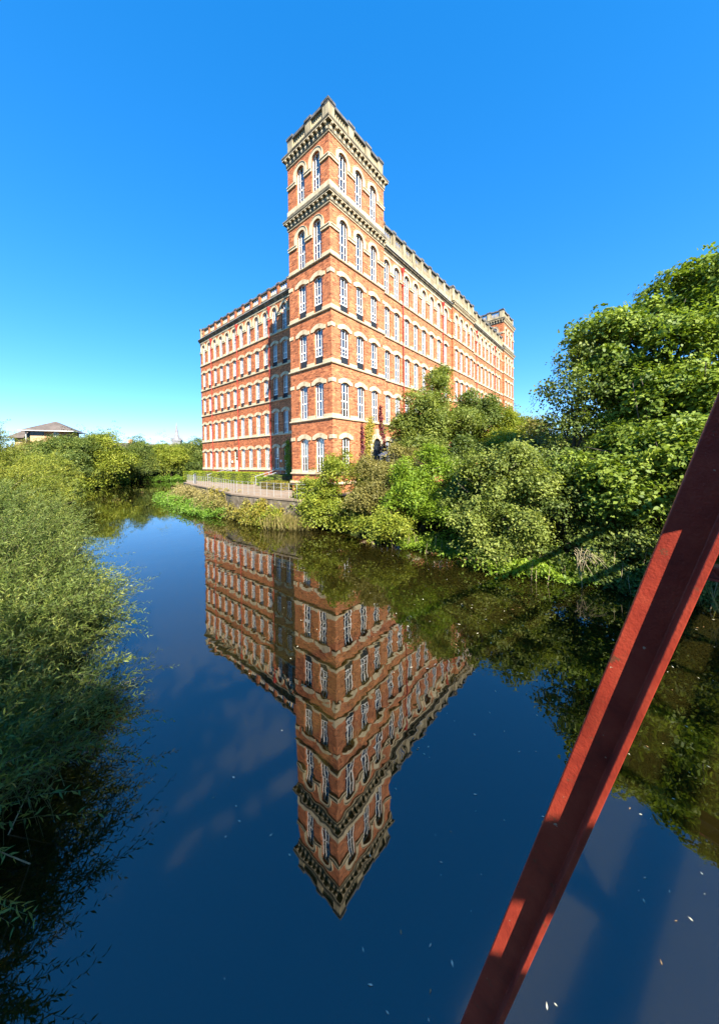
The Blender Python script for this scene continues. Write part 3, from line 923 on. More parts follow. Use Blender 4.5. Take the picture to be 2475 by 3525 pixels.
nL = [0.9 + (32.5 - 0.9) * i / 15 for i in range(16)]
balustrade(F_L, 0.4, 32.7, 25.66, 27.42, nL, 0.46, SL, 4, d0=0.05, base_h=0.55, bme=0.11)
mb = MB(); mb.sweep(arc[::-1] , [(-0.4, 25.66), (0.02, 25.66), (0.02, 27.35), (-0.4, 27.35)]); mb.build('corner_parapet', M['pale_weathered'], mill)
mb = MB(); mb.sweep(arc[::-1] , [(-0.45, 27.35), (0.12, 27.35), (0.12, 27.58), (-0.45, 27.58)]); mb.build('corner_coping', M['coping'], mill)

# downpipes
def downpipe(fac, s, z0=2.2, zt=24.85):
    mb = MB(); d = -0.12
    mb.tube([fac.p(s, d, z0), fac.p(s, d, zt - 0.5)], 0.048, 8)
    for z in np.arange(z0 + 1.5, zt - 1, 2.15): mb.tube([fac.p(s, d, z - 0.06), fac.p(s, d, z + 0.06)], 0.08, 8)
    p = mb.build('downpipe', M['pipe'], mill)
    mh = MB(); mh.tube([fac.p(s, d, zt - 0.75), fac.p(s, d, zt - 0.45), fac.p(s, d, zt - 0.2), fac.p(s, d, zt)], [0.08, 0.12, 0.2, 0.24], 8)
    mh.tube([fac.p(s, d, zt - 1.9), fac.p(s, d, zt - 1.75), fac.p(s, d, zt - 1.6)], [0.08, 0.15, 0.08], 8)
    mh.build('hopper', M['pipe'], p)
for s in (10.98, 20.62, 32.6, 41.8): downpipe(F_R, s)
for b in (34.2, 26.1, 17.95): downpipe(F_L, 38 - b)
# round bulkhead lamps beside the doors
for b in (28.1, 15.85):
    mb = MB(); q = F_L.p(38 - b, -0.02, S[0] + 1.25); q2 = F_L.p(38 - b, -0.14, S[0] + 1.25)
    mb.tube([q, q2], [0.17, 0.13], 12); mb.build('wall_lamp', M['frame'], mill)
# arched stone doorway on the tower's ground storey
mb = MB()
n = 12; cx = 5.75
lo = [(cx - 0.62, 2.2)] + [(cx - 0.62 * math.cos(math.pi * i / n), 6.0 + 0.62 * math.sin(math.pi * i / n)) for i in range(n + 1)] + [(cx + 0.62, 2.2)]
hi = [(cx - 1.05, 2.2)] + [(cx - 1.05 * math.cos(math.pi * i / n), 6.0 + 1.05 * math.sin(math.pi * i / n)) for i in range(n + 1)] + [(cx + 1.05, 2.2)]
mb.strip(lo, hi, -0.16, 0.0)
mb.box(cx - 0.2, cx + 0.2, -0.22, -0.02, 6.6, 7.5)
mb.build('stone_doorway', M['stone'], mill)
mb = MB(); mb.prism([(cx - 0.62, 2.2), (cx + 0.62, 2.2)] + lo[-2:0:-1], -0.03, -0.01); mb.build('dark_doorway', M['panel'], mill)

# ------------------------------------------------------------------ riverside path, wall, railings, hedges
fence_ab = [(-0.2, 27.5), (-1.6, 21.65), (-2.85, 14.1), (-4.7, 6.5), (-4.55, 1.6), (-4.3, -1.6)]
FENCE = [ab(a, b)[:2] for a, b in fence_ab]
PATH_Z = 1.9
back = [ab(7.2, -1.6)[:2], ab(7.2, 38.6)[:2], ab(4.2, 38.6)[:2], ab(1.8, 33)[:2]]
mb = MB()
poly = FENCE[::-1] + back[::-1]
mb.face([(x, y, PATH_Z) for x, y in FENCE + back])
tag(mb.build('path', M['path']), kind='structure')
# retaining wall of coursed stones along the water side
rw = empty('retaining_wall', (*FENCE[3], 0)); tag(rw, 'low rubble stone retaining wall below the pale riverside railing', 'wall')
def seg_iter(poly, step):
    out = []
    for (x0, y0), (x1, y1) in zip(poly[:-1], poly[1:]):
        L = math.hypot(x1 - x0, y1 - y0); n = max(1, int(round(L / step)))
        for i in range(n):
            out.append(((x0 + (x1 - x0) * i / n, y0 + (y1 - y0) * i / n), (x0 + (x1 - x0) * (i + 1) / n, y0 + (y1 - y0) * (i + 1) / n)))
    return out
ox, oy = FENCE[3]
core = MB(); FR = [(x - ox, y - oy) for x, y in FENCE]
core.sweep(FR[::-1], [(-0.45, -0.6), (-0.02, -0.6), (-0.02, PATH_Z - 0.02), (-0.45, PATH_Z - 0.02)])
core.build('wall_core', M['wallstone'], rw)
wr = random.Random(5)
for row in range(6):
    for (p, q) in seg_iter(FR[1:], 0.75 + 0.1 * (row % 2)):
        d = Vector((q[0] - p[0], q[1] - p[1])); L = d.length; d.normalize()
        nrm = Vector((-d.y, d.x))                      # towards the water
        if nrm.dot(Vector(ab(-1, 0)[:2]) - Vector(ab(0, 0)[:2])) < 0: nrm = -nrm
        z0 = 0.05 + row * 0.31; z1 = z0 + 0.285
        sm = MB(); pr = 0.02 + wr.random() * 0.06
        a = Vector(p) + d * 0.012; b = Vector(q) - d * 0.012
        v = [a + nrm * pr, b + nrm * (pr + wr.uniform(-.01, .02)), b - nrm * 0.1, a - nrm * 0.1]
        n0 = 0
        sm.v = [(c.x, c.y, z0) for c in v] + [(c.x, c.y, z1) for c in v]
        sm.f = [(0, 3, 2, 1), (4, 5, 6, 7), (0, 1, 5, 4), (1, 2, 6, 5), (2, 3, 7, 6), (3, 0, 4, 7)]
        sm.build('stone', M['wallstone'], rw)
cp = MB(); cp.sweep(FR[::-1], [(-0.5, PATH_Z - 0.015), (0.1, PATH_Z - 0.015), (0.1, PATH_Z + 0.1), (-0.5, PATH_Z + 0.1)])
cp.build('coping', M['path'], rw)

rail = empty('path_railing', (*FENCE[3], 0)); tag(rail, 'long pale metal railing with thin bars along the riverside path', 'railing')
pm = MB(); pm.box(-0.014, 0.014, -0.014, 0.014, PATH_Z + 0.1, PATH_Z + 1.12); post_me = pm.mesh('post', M['rail'])
FRr = [(x * 1.0, y) for x, y in FR]
for i, (p, q) in enumerate(seg_iter(FRr, 0.85)):
    place('post', post_me, rail, (p[0], p[1], 0))
for h in (0.30, 0.55, 0.8, 1.08):
    m2 = MB()
    for p, q in zip(FRr[:-1], FRr[1:]): m2.bar((p[0], p[1], PATH_Z + h), (q[0], q[1], PATH_Z + h), 0.02 if h > 1 else 0.012)
    m2.build('rail', M['rail'], rail)
# steep end panel of railing at the tip of the path
er = empty('end_railing', (*ab(-1.4, 22.6)[:2], 0)); tag(er, 'short grey steel railing panel at the far tip of the riverside path', 'railing')
p0 = Vector(ab(-0.3, 24.6)) - Vector(ab(-1.4, 22.6)); p1 = Vector((0, 0, 0))
for t in np.linspace(0, 1, 9):
    e = MB(); q = p1.lerp(p0, float(t)); e.bar((q.x, q.y, PATH_Z), (q.x, q.y, PATH_Z + 1.25), 0.04); e.build('post', M['steel'], er)
for h in (0.15, 1.25):
    e = MB(); e.bar((0, 0, PATH_Z + h), (p0.x, p0.y, PATH_Z + h), 0.05); e.build('rail', M['steel'], er)

# entrance steps and handrails
def steps(b, label_s, label_r, lab2):
    o = empty('entrance_steps', ab(2.0, b, PATH_Z)); o.rotation_euler = (0, 0, MILL_RZ); tag(o, label_s, 'steps')
    n = 5
    for i in range(n):
        m = MB(); m.box(2.6 + i * 0.34, 4.62, -0.75, 0.75, i * 0.155 + 0.002, (i + 1) * 0.155); m.build('step', M['stone'], o)
    for sd, lb in ((-0.8, label_r), (0.8, lab2)):
        r = empty('handrail', ab(2.0, b + sd, PATH_Z)); r.rotation_euler = (0, 0, MILL_RZ); tag(r, lb, 'handrail')
        m = MB(); m.bar((0.6, 0, 0.95), (4.4, 0, 1.85), 0.055); m.build('rail', M['steel'], r)
        m = MB(); m.bar((0.7, 0, 0.55), (4.4, 0, 1.42), 0.03); m.build('rail', M['steel'], r)
        for x, h in ((0.75, 0.98), (2.6, 1.42), (4.3, 1.82)):
            m = MB(); m.bar((x, 0, 0), (x, 0, h), 0.05); m.build('post', M['steel'], r)
steps(27.1, 'stone entrance steps below the white door with the red pipe beside it',
      'sloping steel handrail right of the steps to the white door', 'sloping steel handrail left of the steps to the white door')
steps(14.83, 'stone entrance steps in the shade of the brick tower',
      'sloping steel handrail nearest the tower in its shade', 'sloping steel handrail with sunlit foot at the end of the long hedge')

# ------------------------------------------------------------------ foliage tools
def rot_frames(nrm, rng):
    a = rng.normal(size=nrm.shape)
    t = a - nrm * (a * nrm).sum(1, keepdims=True)
    t /= np.linalg.norm(t, axis=1, keepdims=True) + 1e-9
    return t, np.cross(nrm, t)

def leaf_quads(c, nrm, ln, wd, rng, t=None):
    nrm = nrm / (np.linalg.norm(nrm, axis=1, keepdims=True) + 1e-9)
    if t is None:
        t, b = rot_frames(nrm, rng)
    else:
        b = np.cross(nrm, t); b /= np.linalg.norm(b, axis=1, keepdims=True) + 1e-9
    ln = np.broadcast_to(np.asarray(ln, float).reshape(-1, 1), (len(c), 1)); wd = np.broadcast_to(np.asarray(wd, float).reshape(-1, 1), (len(c), 1))
    m = c - t * ln * 0.08
    V = np.stack([c - t * ln / 2, m + b * wd / 2 + nrm * wd * 0.18, c + t * ln / 2 - nrm * ln * 0.10, m - b * wd / 2 + nrm * wd * 0.18], 1)
    return V.reshape(-1, 3)

def lobes_cloud(lobes, leaf, wd, rng, per_m2=34, sig=0.26, kl=11, upb=0.55, low=-0.75, fill=0.5):
    """lobes: (x,y,z,rx,ry,rz). Leaf clumps spread through the outer half of each lobe."""
    C = []; N = []; T = []
    sub = []
    for (x, y, z, rx, ry, rz) in lobes:
        nb = 6 + int(rx * 2.6)
        for _ in range(nb):
            d = rng.normal(size=3); d /= np.linalg.norm(d); d[2] = d[2] if d[2] > -0.5 else -d[2]
            k = rng.uniform(0.22, 0.46)
            o = rng.uniform(0.55, 1.08)
            sub.append((x + d[0] * rx * o, y + d[1] * ry * o, z + d[2] * rz * o, rx * k, ry * k, rz * k * rng.uniform(0.5, 0.8), rng.uniform(0, 1)))
        sub.append((x, y, z, rx * 0.7, ry * 0.7, rz * 0.7, 0.2))
    for (x, y, z, rx, ry, rz, bt) in sub:
        area = 4 * math.pi * ((rx * ry + rx * rz + ry * rz) / 3)
        m = int(area * per_m2 * 3.0 / kl) + 3
        d = rng.normal(size=(m, 3)); d /= np.linalg.norm(d, axis=1, keepdims=True)
        d[:, 2] = np.where(d[:, 2] < low, -d[:, 2], d[:, 2])
        ph = rng.uniform(0, 6.28, 6)
        lump = 0.13 * (np.sin(3.1 * d[:, 0] + ph[0]) + np.sin(4.3 * d[:, 1] + ph[1]) + np.sin(5.2 * d[:, 2] + ph[2])) + 0.1 * np.sin(9 * d[:, 0] + ph[3]) + 0.1 * np.sin(11 * d[:, 1] + 7 * d[:, 2] + ph[4])
        f = (1.05 - fill * rng.random(m) ** 1.2) * (1 + lump) * rng.choice([1, 1, 1.1, 1.25, 1.5, 1.9], m)
        cc = np.array([x, y, z]) + d * np.array([rx, ry, rz]) * f[:, None]
        keep = cc[:, 2] > 0.12
        cc = cc[keep]; d = d[keep]; m = len(cc)
        axis = d + np.array([0, 0, 0.6]); axis /= np.linalg.norm(axis, axis=1, keepdims=True)
        ct = rng.random(m)
        off = rng.normal(size=(m, kl, 3)) * sig * rng.uniform(0.6, 1.25, (m, 1, 1))
        off -= axis[:, None, :] * (off * axis[:, None, :]).sum(2, keepdims=True) * 0.7
        off[:, :, 2] -= 0.12 * (off[:, :, 0] ** 2 + off[:, :, 1] ** 2) / sig
        c = (cc[:, None, :] + off).reshape(-1, 3)
        n = (d[:, None, :] * 0.5 + np.array([0, 0, upb]) + rng.normal(size=(m, 1, 3)) * 0.40 + rng.normal(size=(m, kl, 3)) * 0.24).reshape(-1, 3)
        t = (bt * 0.25 + ct[:, None] * 0.42 + rng.random((m, kl)) * 0.33).reshape(-1)
        C.append(c); N.append(n); T.append(t)
    C = np.concatenate(C); N = np.concatenate(N); T = np.concatenate(T)
    C[:, 2] = np.maximum(C[:, 2], 0.06)
    L = leaf * rng.uniform(0.7, 1.25, len(C))
    V = leaf_quads(C, N, L, L * wd, rng)
    F = np.arange(len(V)).reshape(-1, 4)
    return V, F, T

TREES = []
def tree(name, label, cat, base, lobes, mat, leaf=0.14, wd=0.62, per=34, sig=0.26, kl=11, trunk_r=0.16, group=None, seed=0, stems=1, upb=0.55, fill=0.5, low=-0.75, scatter=0):
    rng = np.random.default_rng(100 + seed)
    bx, by = base
    bz = max(0.0, float(ground_z(bx, by)[0])) - 0.1
    root = empty(name, (bx, by, bz))
    tag(root, label, cat, group)
    lob = [(l[0] - bx, l[1] - by, l[2] - bz, *(l[3:] if len(l) == 6 else (l[3], l[3], l[3] * 0.92))) for l in lobes]
    # keep leaf tips above water: lobes_cloud works in local z, so shift floor
    if scatter:
        sl = []
        for (x, y, z, a, b, c) in lob:
            for _ in range(scatter):
                dv = rng.normal(size=3); dv /= np.linalg.norm(dv); dv[2] = dv[2] * 0.8
                q = rng.uniform(0.42, 0.66); o = rng.uniform(0.45, 0.85)
                sl.append((x + dv[0] * a * o, y + dv[1] * b * o, z + dv[2] * c * o, a * q, b * q, c * q * 0.85))
        lobm = sl
    else:
        lobm = lob
    V, F, T = lobes_cloud([(x, y, z + bz, a, b, c) for x, y, z, a, b, c in lobm], leaf, wd, rng, per, sig, kl, upb, low, fill)
    V[:, 2] -= bz
    place('crown', np_mesh('crown', V, F, mat, T), root)
    mb = MB()
    top = max(l[2] for l in lob)
    cx = sum(l[0] for l in lob) / len(lob); cy = sum(l[1] for l in lob) / len(lob)
    zf = min(l[2] - l[5] * 0.4 for l in lob); zf = max(0.25, min(zf, top * 0.5))
    for s in range(stems):
        ang = rng.uniform(0, 6.28); rr = 0.35 * trunk_r * 4 * (stems > 1)
        sx, sy = rr * math.cos(ang), rr * math.sin(ang)
        fork = (sx + cx * 0.5, sy + cy * 0.5, zf)
        mb.tube([(sx, sy, 0), (sx + cx * 0.2, sy + cy * 0.2, zf * 0.5), fork], [trunk_r * 1.25, trunk_r, trunk_r * 0.8], 7)
        for i, l in enumerate(lob):
            if stems > 1 and i % stems != s: continue
            e = (l[0], l[1], l[2] + l[5] * 0.3)
            mid = [(fork[k] * 0.55 + e[k] * 0.45) + rng.normal() * 0.12 for k in range(3)]
            mb.tube([fork, mid, e], [trunk_r * 0.6, trunk_r * 0.4, trunk_r * 0.12], 5)
            for _ in range(7):
                dv = rng.normal(size=3); dv /= np.linalg.norm(dv); dv[2] = abs(dv[2]) * 0.8
                st = [mid[k] + (e[k] - mid[k]) * rng.random() for k in range(3)]
                en = [l[0] + dv[0] * l[3] * 0.85, l[1] + dv[1] * l[4] * 0.85, l[2] + dv[2] * l[5] * 0.85]
                mb.tube([st, [(st[k] + en[k]) / 2 + rng.normal() * 0.08 for k in range(3)], en], [trunk_r * 0.2, trunk_r * 0.13, 0.012], 4)
    mb.build('trunk', M['bark'], root, True)
    return root

# ---- right bank: big trees at the right edge
tree('sycamore_tree', 'tall bright green broadleaf tree filling the upper right edge above the red beam', 'tree', (15.5, 17.0),
     [(13.4, 16.5, 10.4, 2.3), (15.0, 15.2, 10.3, 2.4), (16.6, 15.0, 11.9, 2.3), (12.4, 16.0, 8.6, 1.7), (18.5, 15.5, 12.6, 2.4), (18.0, 14.5, 9.2, 2.6), (16.2, 17.0, 8.8, 2.3)],
     M['leaf_sycamore'], 0.18, 0.7, 24, 0.22, 13, 0.26, seed=1, scatter=5)
tree('sycamore_tree', 'large sunlit green tree with broad leaves directly left of the red beam', 'tree', (13.5, 14.2),
     [(12.9, 14.6, 7.1, 2.2), (14.4, 13.4, 7.2, 2.3), (10.8, 13.2, 4.3, 1.8), (12.2, 12.4, 4.5, 1.9), (10.2, 12.2, 2.6, 1.15), (14.0, 12.2, 4.6, 2.0), (15.8, 12.6, 6.0, 2.2)],
     M['leaf_sycamore'], 0.17, 0.7, 28, 0.20, 13, 0.22, seed=2, scatter=5)
tree('alder_tree', 'dark open-crowned tree with sky gaps between the mill and the bright tree', 'tree', (11.0, 16.6),
     [(11.2, 16.3, 7.9, 1.9), (10.5, 16.6, 6.1, 1.5), (12.0, 16.8, 6.3, 1.8), (10.1, 16.4, 4.6, 1.3), (11.6, 16.5, 9.3, 1.2)],
     M['leaf_dark'], 0.15, 0.7, 8, 0.24, 11, 0.17, seed=3, fill=0.6, scatter=4)
tree('unseen_shade_tree', 'unseen tree added on the left bank behind the footbridge to shade the low willow', 'tree', (-6.5, -9.0),  # added out of view on the left bank; crown placed to shade willow and water
     [(-2.0, -7.6, 8.6, 2.2), (0.2, -7.6, 9.8, 2.2), (1.6, -6.6, 9.0, 1.7), (-4.6, -8.4, 9.4, 2.4), (-6.0, -10.0, 8.0, 2.6), (-3.2, -5.6, 6.6, 1.5), (2.2, -8.4, 10.4, 1.6)],
     M['leaf_sycamore'], 0.22, 0.6, 7, 0.3, 12, 0.26, seed=15)
# ---- shrubs along the right bank
tree('riverside_shrub', 'lime green leafy shrub at the foot of the tower above the water', 'shrub', (-1.6, 22.0),
     [(-3.1, 21.6, 2.6, 1.55), (-1.6, 21.6, 3.5, 1.6), (-0.2, 21.0, 2.6, 1.6), (-2.7, 21.0, 1.3, 1.4), (-1.0, 20.0, 1.0, 1.15), (-3.9, 22.4, 1.9, 1.3), (0.6, 22.0, 3.2, 1.5)],
     M['leaf_lime'], 0.15, 0.5, 44, 0.2, 10, 0.07, seed=4, stems=3, scatter=5)
tree('riverside_shrub', 'olive brown seeding shrub between the lime shrub and the bright green shrub', 'shrub', (1.8, 20.0),
     [(2.0, 19.8, 3.2, 1.8), (1.0, 20.2, 4.0, 1.35), (2.4, 18.8, 2.4, 1.4), (0.9, 18.6, 2.3, 1.35), (2.9, 21.4, 4.3, 1.4)],
     M['leaf_olive'], 0.13, 0.45, 46, 0.2, 10, 0.07, seed=5, stems=3, scatter=5)
tree('riverside_shrub', 'bright green arching shrub in the middle of the right bank', 'shrub', (3.4, 18.2),
     [(3.5, 18.0, 3.6, 1.6), (2.7, 17.4, 2.2, 1.3), (4.0, 17.2, 2.3, 1.4), (4.3, 18.8, 4.4, 1.3), (5.3, 17.8, 3.2, 1.3), (4.6, 16.4, 1.6, 1.1)],
     M['leaf_bright'], 0.16, 0.36, 44, 0.2, 10, 0.07, seed=6, stems=3, scatter=5)
tree('riverside_shrub', 'pale overhanging shrub touching the water below the olive shrub', 'shrub', (1.2, 17.7),
     [(0.9, 17.1, 0.95, 1.15), (2.0, 16.3, 0.85, 0.95), (1.3, 16.7, 1.5, 0.9)],
     M['leaf_lime'], 0.13, 0.45, 46, 0.18, 10, 0.05, seed=7, stems=2, scatter=5)
tree('hazel_shrub', 'broad rounded green shrub mass hanging over the river at centre right', 'shrub', (6.4, 15.4),
     [(5.6, 15.5, 3.3, 1.8), (6.9, 15.0, 4.0, 1.75), (5.2, 14.2, 1.7, 1.35), (6.5, 13.4, 1.7, 1.25), (7.5, 14.0, 2.9, 1.3), (5.5, 12.9, 0.7, 0.75)],
     M['leaf_ash'], 0.125, 0.62, 50, 0.18, 11, 0.09, seed=8, stems=3, scatter=5)
tree('hazel_shrub', 'deep green shrub in shade below the dark open tree', 'shrub', (9.2, 14.2),
     [(8.9, 14.0, 2.2, 1.5), (9.2, 15.0, 3.5, 1.4), (9.2, 12.5, 1.0, 1.1), (7.5, 12.5, 0.6, 0.7), (10.4, 11.4, 1.0, 1.2)],
     M['leaf_dark'], 0.125, 0.6, 46, 0.18, 11, 0.08, seed=9, stems=3)
tree('riverside_shrub', 'dark leafy shrub right of the red beam near the water', 'shrub', (13.2, 10.4),
     [(12.2, 10.9, 2.2, 1.5), (13.3, 11.2, 3.6, 1.7), (14.3, 9.4, 2.4, 1.6), (11.6, 10.0, 0.9, 0.9)],
     M['leaf_dark'], 0.12, 0.6, 46, 0.18, 11, 0.08, seed=10, stems=3)
# ---- trees between shrubs and the mill
tree('ash_tree', 'grey green tree in front of the mill rising above the shrubs to a leaning tip', 'tree', (6.2, 28.5),
     [(5.4, 27.2, 8.7, 2.4), (6.5, 27.0, 10.9, 1.2), (6.9, 27.2, 12.1, 0.6), (3.7, 27.0, 7.2, 1.8), (7.4, 27.0, 7.0, 2.5), (5.0, 25.5, 5.6, 2.3)],
     M['leaf_ash'], 0.19, 0.5, 30, 0.3, 11, 0.16, seed=11, scatter=5)
tree('ash_tree', 'rounded mid green tree behind the grey green tree against the mill wing', 'tree', (10.6, 31.0),
     [(10.6, 30.0, 8.4, 2.5), (8.9, 29.4, 7.4, 2.2), (11.5, 28.5, 6.2, 2.4), (7.6, 23.0, 4.7, 1.8)],
     M['leaf_dark'], 0.19, 0.55, 30, 0.3, 11, 0.16, seed=12, scatter=5)
tree('rowan_tree', 'yellowing small tree below the far end of the mill', 'tree', (13.6, 29.0),
     [(13.6, 28.0, 7.5, 1.9), (14.6, 27.5, 6.2, 1.7), (12.2, 26.6, 5.6, 1.9), (11.0, 24.5, 5.2, 1.8)],
     M['leaf_lime'], 0.18, 0.5, 30, 0.3, 11, 0.13, seed=13, scatter=5)
tree('rowan_tree', 'amber tinted small tree crown left of the dark open tree', 'tree', (15.2, 25.6),
     [(14.2, 24.9, 6.4, 1.4), (13.0, 23.5, 4.8, 1.6), (15.6, 25.0, 5.0, 1.7)],
     M['leaf_olive'], 0.17, 0.5, 30, 0.3, 11, 0.12, seed=14)
# trees that close the view behind the right bank
for i, (x, y, z, r) in enumerate([(22, 26, 6, 4.0), (28, 30, 6.5, 4.5), (20, 20, 5.0, 3.5)]):
    tree('background_tree', ['dense green tree far behind the dark open tree', 'dense green tree behind the bright tall tree, farthest right', 'dense green tree behind the large sunlit tree'][i], 'tree', (x, y + 0.5),
         [(x, y, z, r), (x + 2, y - 1, z * 0.6, r * 0.7), (x - 2, y, z * 0.5, r * 0.7)], M['leaf_dark'], 0.26, 0.6, 12, 0.4, 11, 0.2, seed=20 + i)

# ---- far left bank and the river bend
FARL = [
    ((-57, 62), [(-54.5, 60.5, 4.6, 4.0), (-58.0, 62.0, 4.4, 4.0), (-51.8, 58.6, 2.6, 2.4)], 'leaf_willow', 'round willow nearest the bend on the far left bank'),
    ((-55, 68), [(-53.0, 67.0, 5.6, 3.9), (-50.6, 65.0, 2.8, 2.6), (-56.5, 68.5, 5.0, 3.8)], 'leaf_lime', 'tall pale willow standing behind the round willow on the left bank'),
    ((-57, 79), [(-55.6, 78.6, 5.3, 4.2), (-53.0, 77.6, 2.6, 2.6)], 'leaf_willow', 'small willow over the dark hollow where the river bends'),
    ((-52, 85), [(-51.5, 85.4, 4.4, 4.4), (-54.6, 84.5, 5.0, 3.6)], 'leaf_lime', 'broad willow straight beyond the bend of the river'),
    ((-46, 92), [(-46.6, 91.0, 5.0, 4.8), (-43.6, 93.0, 5.6, 4.4), (-48, 89, 2.4, 2.6)], 'leaf_willow', 'willow beside the mill corner on the far bank'),
    ((-38, 100), [(-38.5, 99, 5.4, 5.2), (-41, 97, 6.6, 4.0)], 'leaf_dark', 'darker tree half hidden by the mill corner on the far bank'),
    ((-78, 97), [(-78, 96, 2.2, 4.0), (-72, 99, 2.0, 4.0), (-84, 93, 2.2, 3.8), (-66, 102, 2.0, 4.0), (-60, 104, 2.4, 4.0)], 'leaf_ash', 'low thicket in front of the grey-roofed building beyond the willows'),
    ((-66, 66), [(-65.5, 65.0, 5.0, 3.6), (-61, 61, 3.8, 3.4), (-69, 66, 4.6, 3.0)], 'leaf_olive', 'low olive tree in front of the brick house'),
]
for i, (b, lo, mt, lb) in enumerate(FARL):
    lo = [(x, y, z + 1.1, r * 1.06) for x, y, z, r in lo]
    tree('willow_tree', lb, 'tree', b, lo, M[mt], 0.34, 0.42, 13, 0.5, 11, 0.2, seed=40 + i, group='trees on the far left bank')
for i in range(9):
    x = -150 + i * 17 + (i % 3) * 4; y = 122 + (i * 37 % 23)
    tree('distant_tree', ['hazy rounded tree', 'low distant tree', 'distant pale tree'][i % 3] + ' on the skyline, %s from the left' % ['first', 'second', 'third', 'fourth', 'fifth', 'sixth', 'seventh', 'eighth', 'ninth'][i], 'tree', (x, y),
         [(x, y, 5.5, 6.5, 6.5, 5.2), (x + 5, y + 2, 4.5, 5, 5, 4)], M[['leaf_willow', 'leaf_ash', 'leaf_dark'][i % 3]], 0.6, 0.6, 4.5, 0.9, 11, 0.3, seed=60 + i, group='trees on the skyline')

# ---- willows of the near left bank: whippy shoots with narrow leaves
def willow(label, base, lobes, nshoot, leaf, wd, seed, group='near left bank willows', mat='leaf_willow', slen=(0.5, 1.1), nl=26):
    rng = np.random.default_rng(300 + seed)
    bx, by = base; bz = float(max(-0.2, ground_z(bx, by)[0]))
    root = empty('willow_bush', (bx, by, bz)); tag(root, label, 'willow', group)
    P = []; D = []; TT = []
    wts = np.array([l[3] * l[4] + l[3] * l[5] for l in lobes]); wts = wts / wts.sum()
    for l, w in zip(lobes, wts):
        m = int(nshoot * w)
        nt_ = max(6, m // 15)
        d0 = rng.normal(size=(nt_, 3)); d0 /= np.linalg.norm(d0, axis=1, keepdims=True)
        d0[:, 2] = np.where(d0[:, 2] < -0.45, -d0[:, 2], d0[:, 2])
        f0 = 1.12 - 0.6 * rng.random(nt_) ** 1.4
        f0 = f0 * rng.choice([1, 1, 1, 1, 1, 1.22], nt_)
        tip = np.array(l[:3]) + d0 * np.array(l[3:6]) * f0[:, None]
        bd = d0 * 0.75 + np.array([0.10, -0.05, 0.40]) + rng.normal(size=(nt_, 3)) * 0.35
        j = rng.integers(0, nt_, m)
        sp = 0.16 * (0.5 + 0.5 * l[3])
        p = tip[j] + rng.normal(size=(m, 3)) * np.array([sp, sp, sp * 0.6])
        p -= bd[j] * (rng.random(m)[:, None] * 0.5)
        dd = bd[j] + rng.normal(size=(m, 3)) * 0.30
        P.append(p); D.append(dd / np.linalg.norm(dd, axis=1, keepdims=True))
        TT.append(0.55 * rng.random(nt_)[j] + 0.45 * rng.random(m))
    P = np.concatenate(P); D = np.concatenate(D)
    k = P[:, 2] > 0.15
    TT = np.concatenate(TT)[k]
    P = P[k]; D = D[k]; m = len(P)
    L = rng.uniform(*slen, m)
    u = (np.arange(nl) + 0.7) / nl
    t, b = rot_frames(D, rng)
    droop = rng.uniform(0.05, 0.35, m)
    pos = P[:, None, :] + D[:, None, :] * (u[None, :, None] * L[:, None, None])
    pos[:, :, 2] -= (droop[:, None] * (u[None, :] ** 2) * L[:, None])
    ang = (np.arange(nl) * 2.4)[None, :] + rng.uniform(0, 6.28, m)[:, None]
    side = t[:, None, :] * np.cos(ang)[..., None] + b[:, None, :] * np.sin(ang)[..., None]
    ldir = side * 0.72 + D[:, None, :] * 0.72 + rng.normal(size=side.shape) * 0.12
    ldir[:, :, 2] -= 0.12
    ldir /= np.linalg.norm(ldir, axis=2, keepdims=True)
    ln = leaf * (1.05 - 0.55 * np.abs(u - 0.45))[None, :] * rng.uniform(0.75, 1.2, (m, nl))
    c = pos + ldir * (ln * 0.5)[..., None]
    nr = np.cross(ldir.reshape(-1, 3), rng.normal(size=(m * nl, 3))); nr[:, 2] = np.abs(nr[:, 2]) + 0.2
    V = leaf_quads(c.reshape(-1, 3), nr, ln.reshape(-1), ln.reshape(-1) * wd, rng, ldir.reshape(-1, 3))
    st = TT; up = np.clip((P[:, 2] - 0.3) / 3.0, 0, 1)
    T = np.clip(st[:, None] * 0.62 + rng.random((m, nl)) * 0.3 + 0.14 * u[None, :] - 0.03, 0, 1).reshape(-1)
    F = np.arange(len(V)).reshape(-1, 4)
    V = np.maximum(V, np.array([-1e9, -1e9, 0.02])) - np.array([bx, by, bz])
    place('crown', np_mesh('crown', V, F, M[mat], T), root)
    # stems of the shoots
    sw = 0.003 * max(1.0, leaf / 0.1)
    e1 = pos[:, 0] - D * (0.25 * L)[:, None]; e2 = pos[:, nl // 2]; e3 = pos[:, -1]
    SV = np.stack([e1 - t * sw, e1 + t * sw, e2 + t * sw * 0.8, e2 - t * sw * 0.8, e3 + t * sw * .3, e3 - t * sw * .3], 1).reshape(-1, 3) - np.array([bx, by, bz])
    i0 = np.arange(m)[:, None] * 6
    SF = np.concatenate([i0 + np.array([0, 1, 2, 3]), i0 + np.array([3, 2, 4, 5])])
    place('shoots', np_mesh('shoots', SV, SF, M['stem']), root)
    mb = MB()
    for l in lobes:
        for _ in range(9):
            q = [l[k] + rng.normal() * l[k + 3] * 0.42 - (bx, by, bz)[k] for k in range(3)]
            s = [rng.normal() * 0.3, rng.normal() * 0.3, 0]
            mb.tube([s, [(s[k] + q[k]) * 0.5 + (0, 0, 0.35)[k] + rng.normal() * 0.12 for k in range(3)], q], [0.06, 0.035, 0.012], 5)
    mb.build('branches', M['bark'], root, True)
    mw = MB()
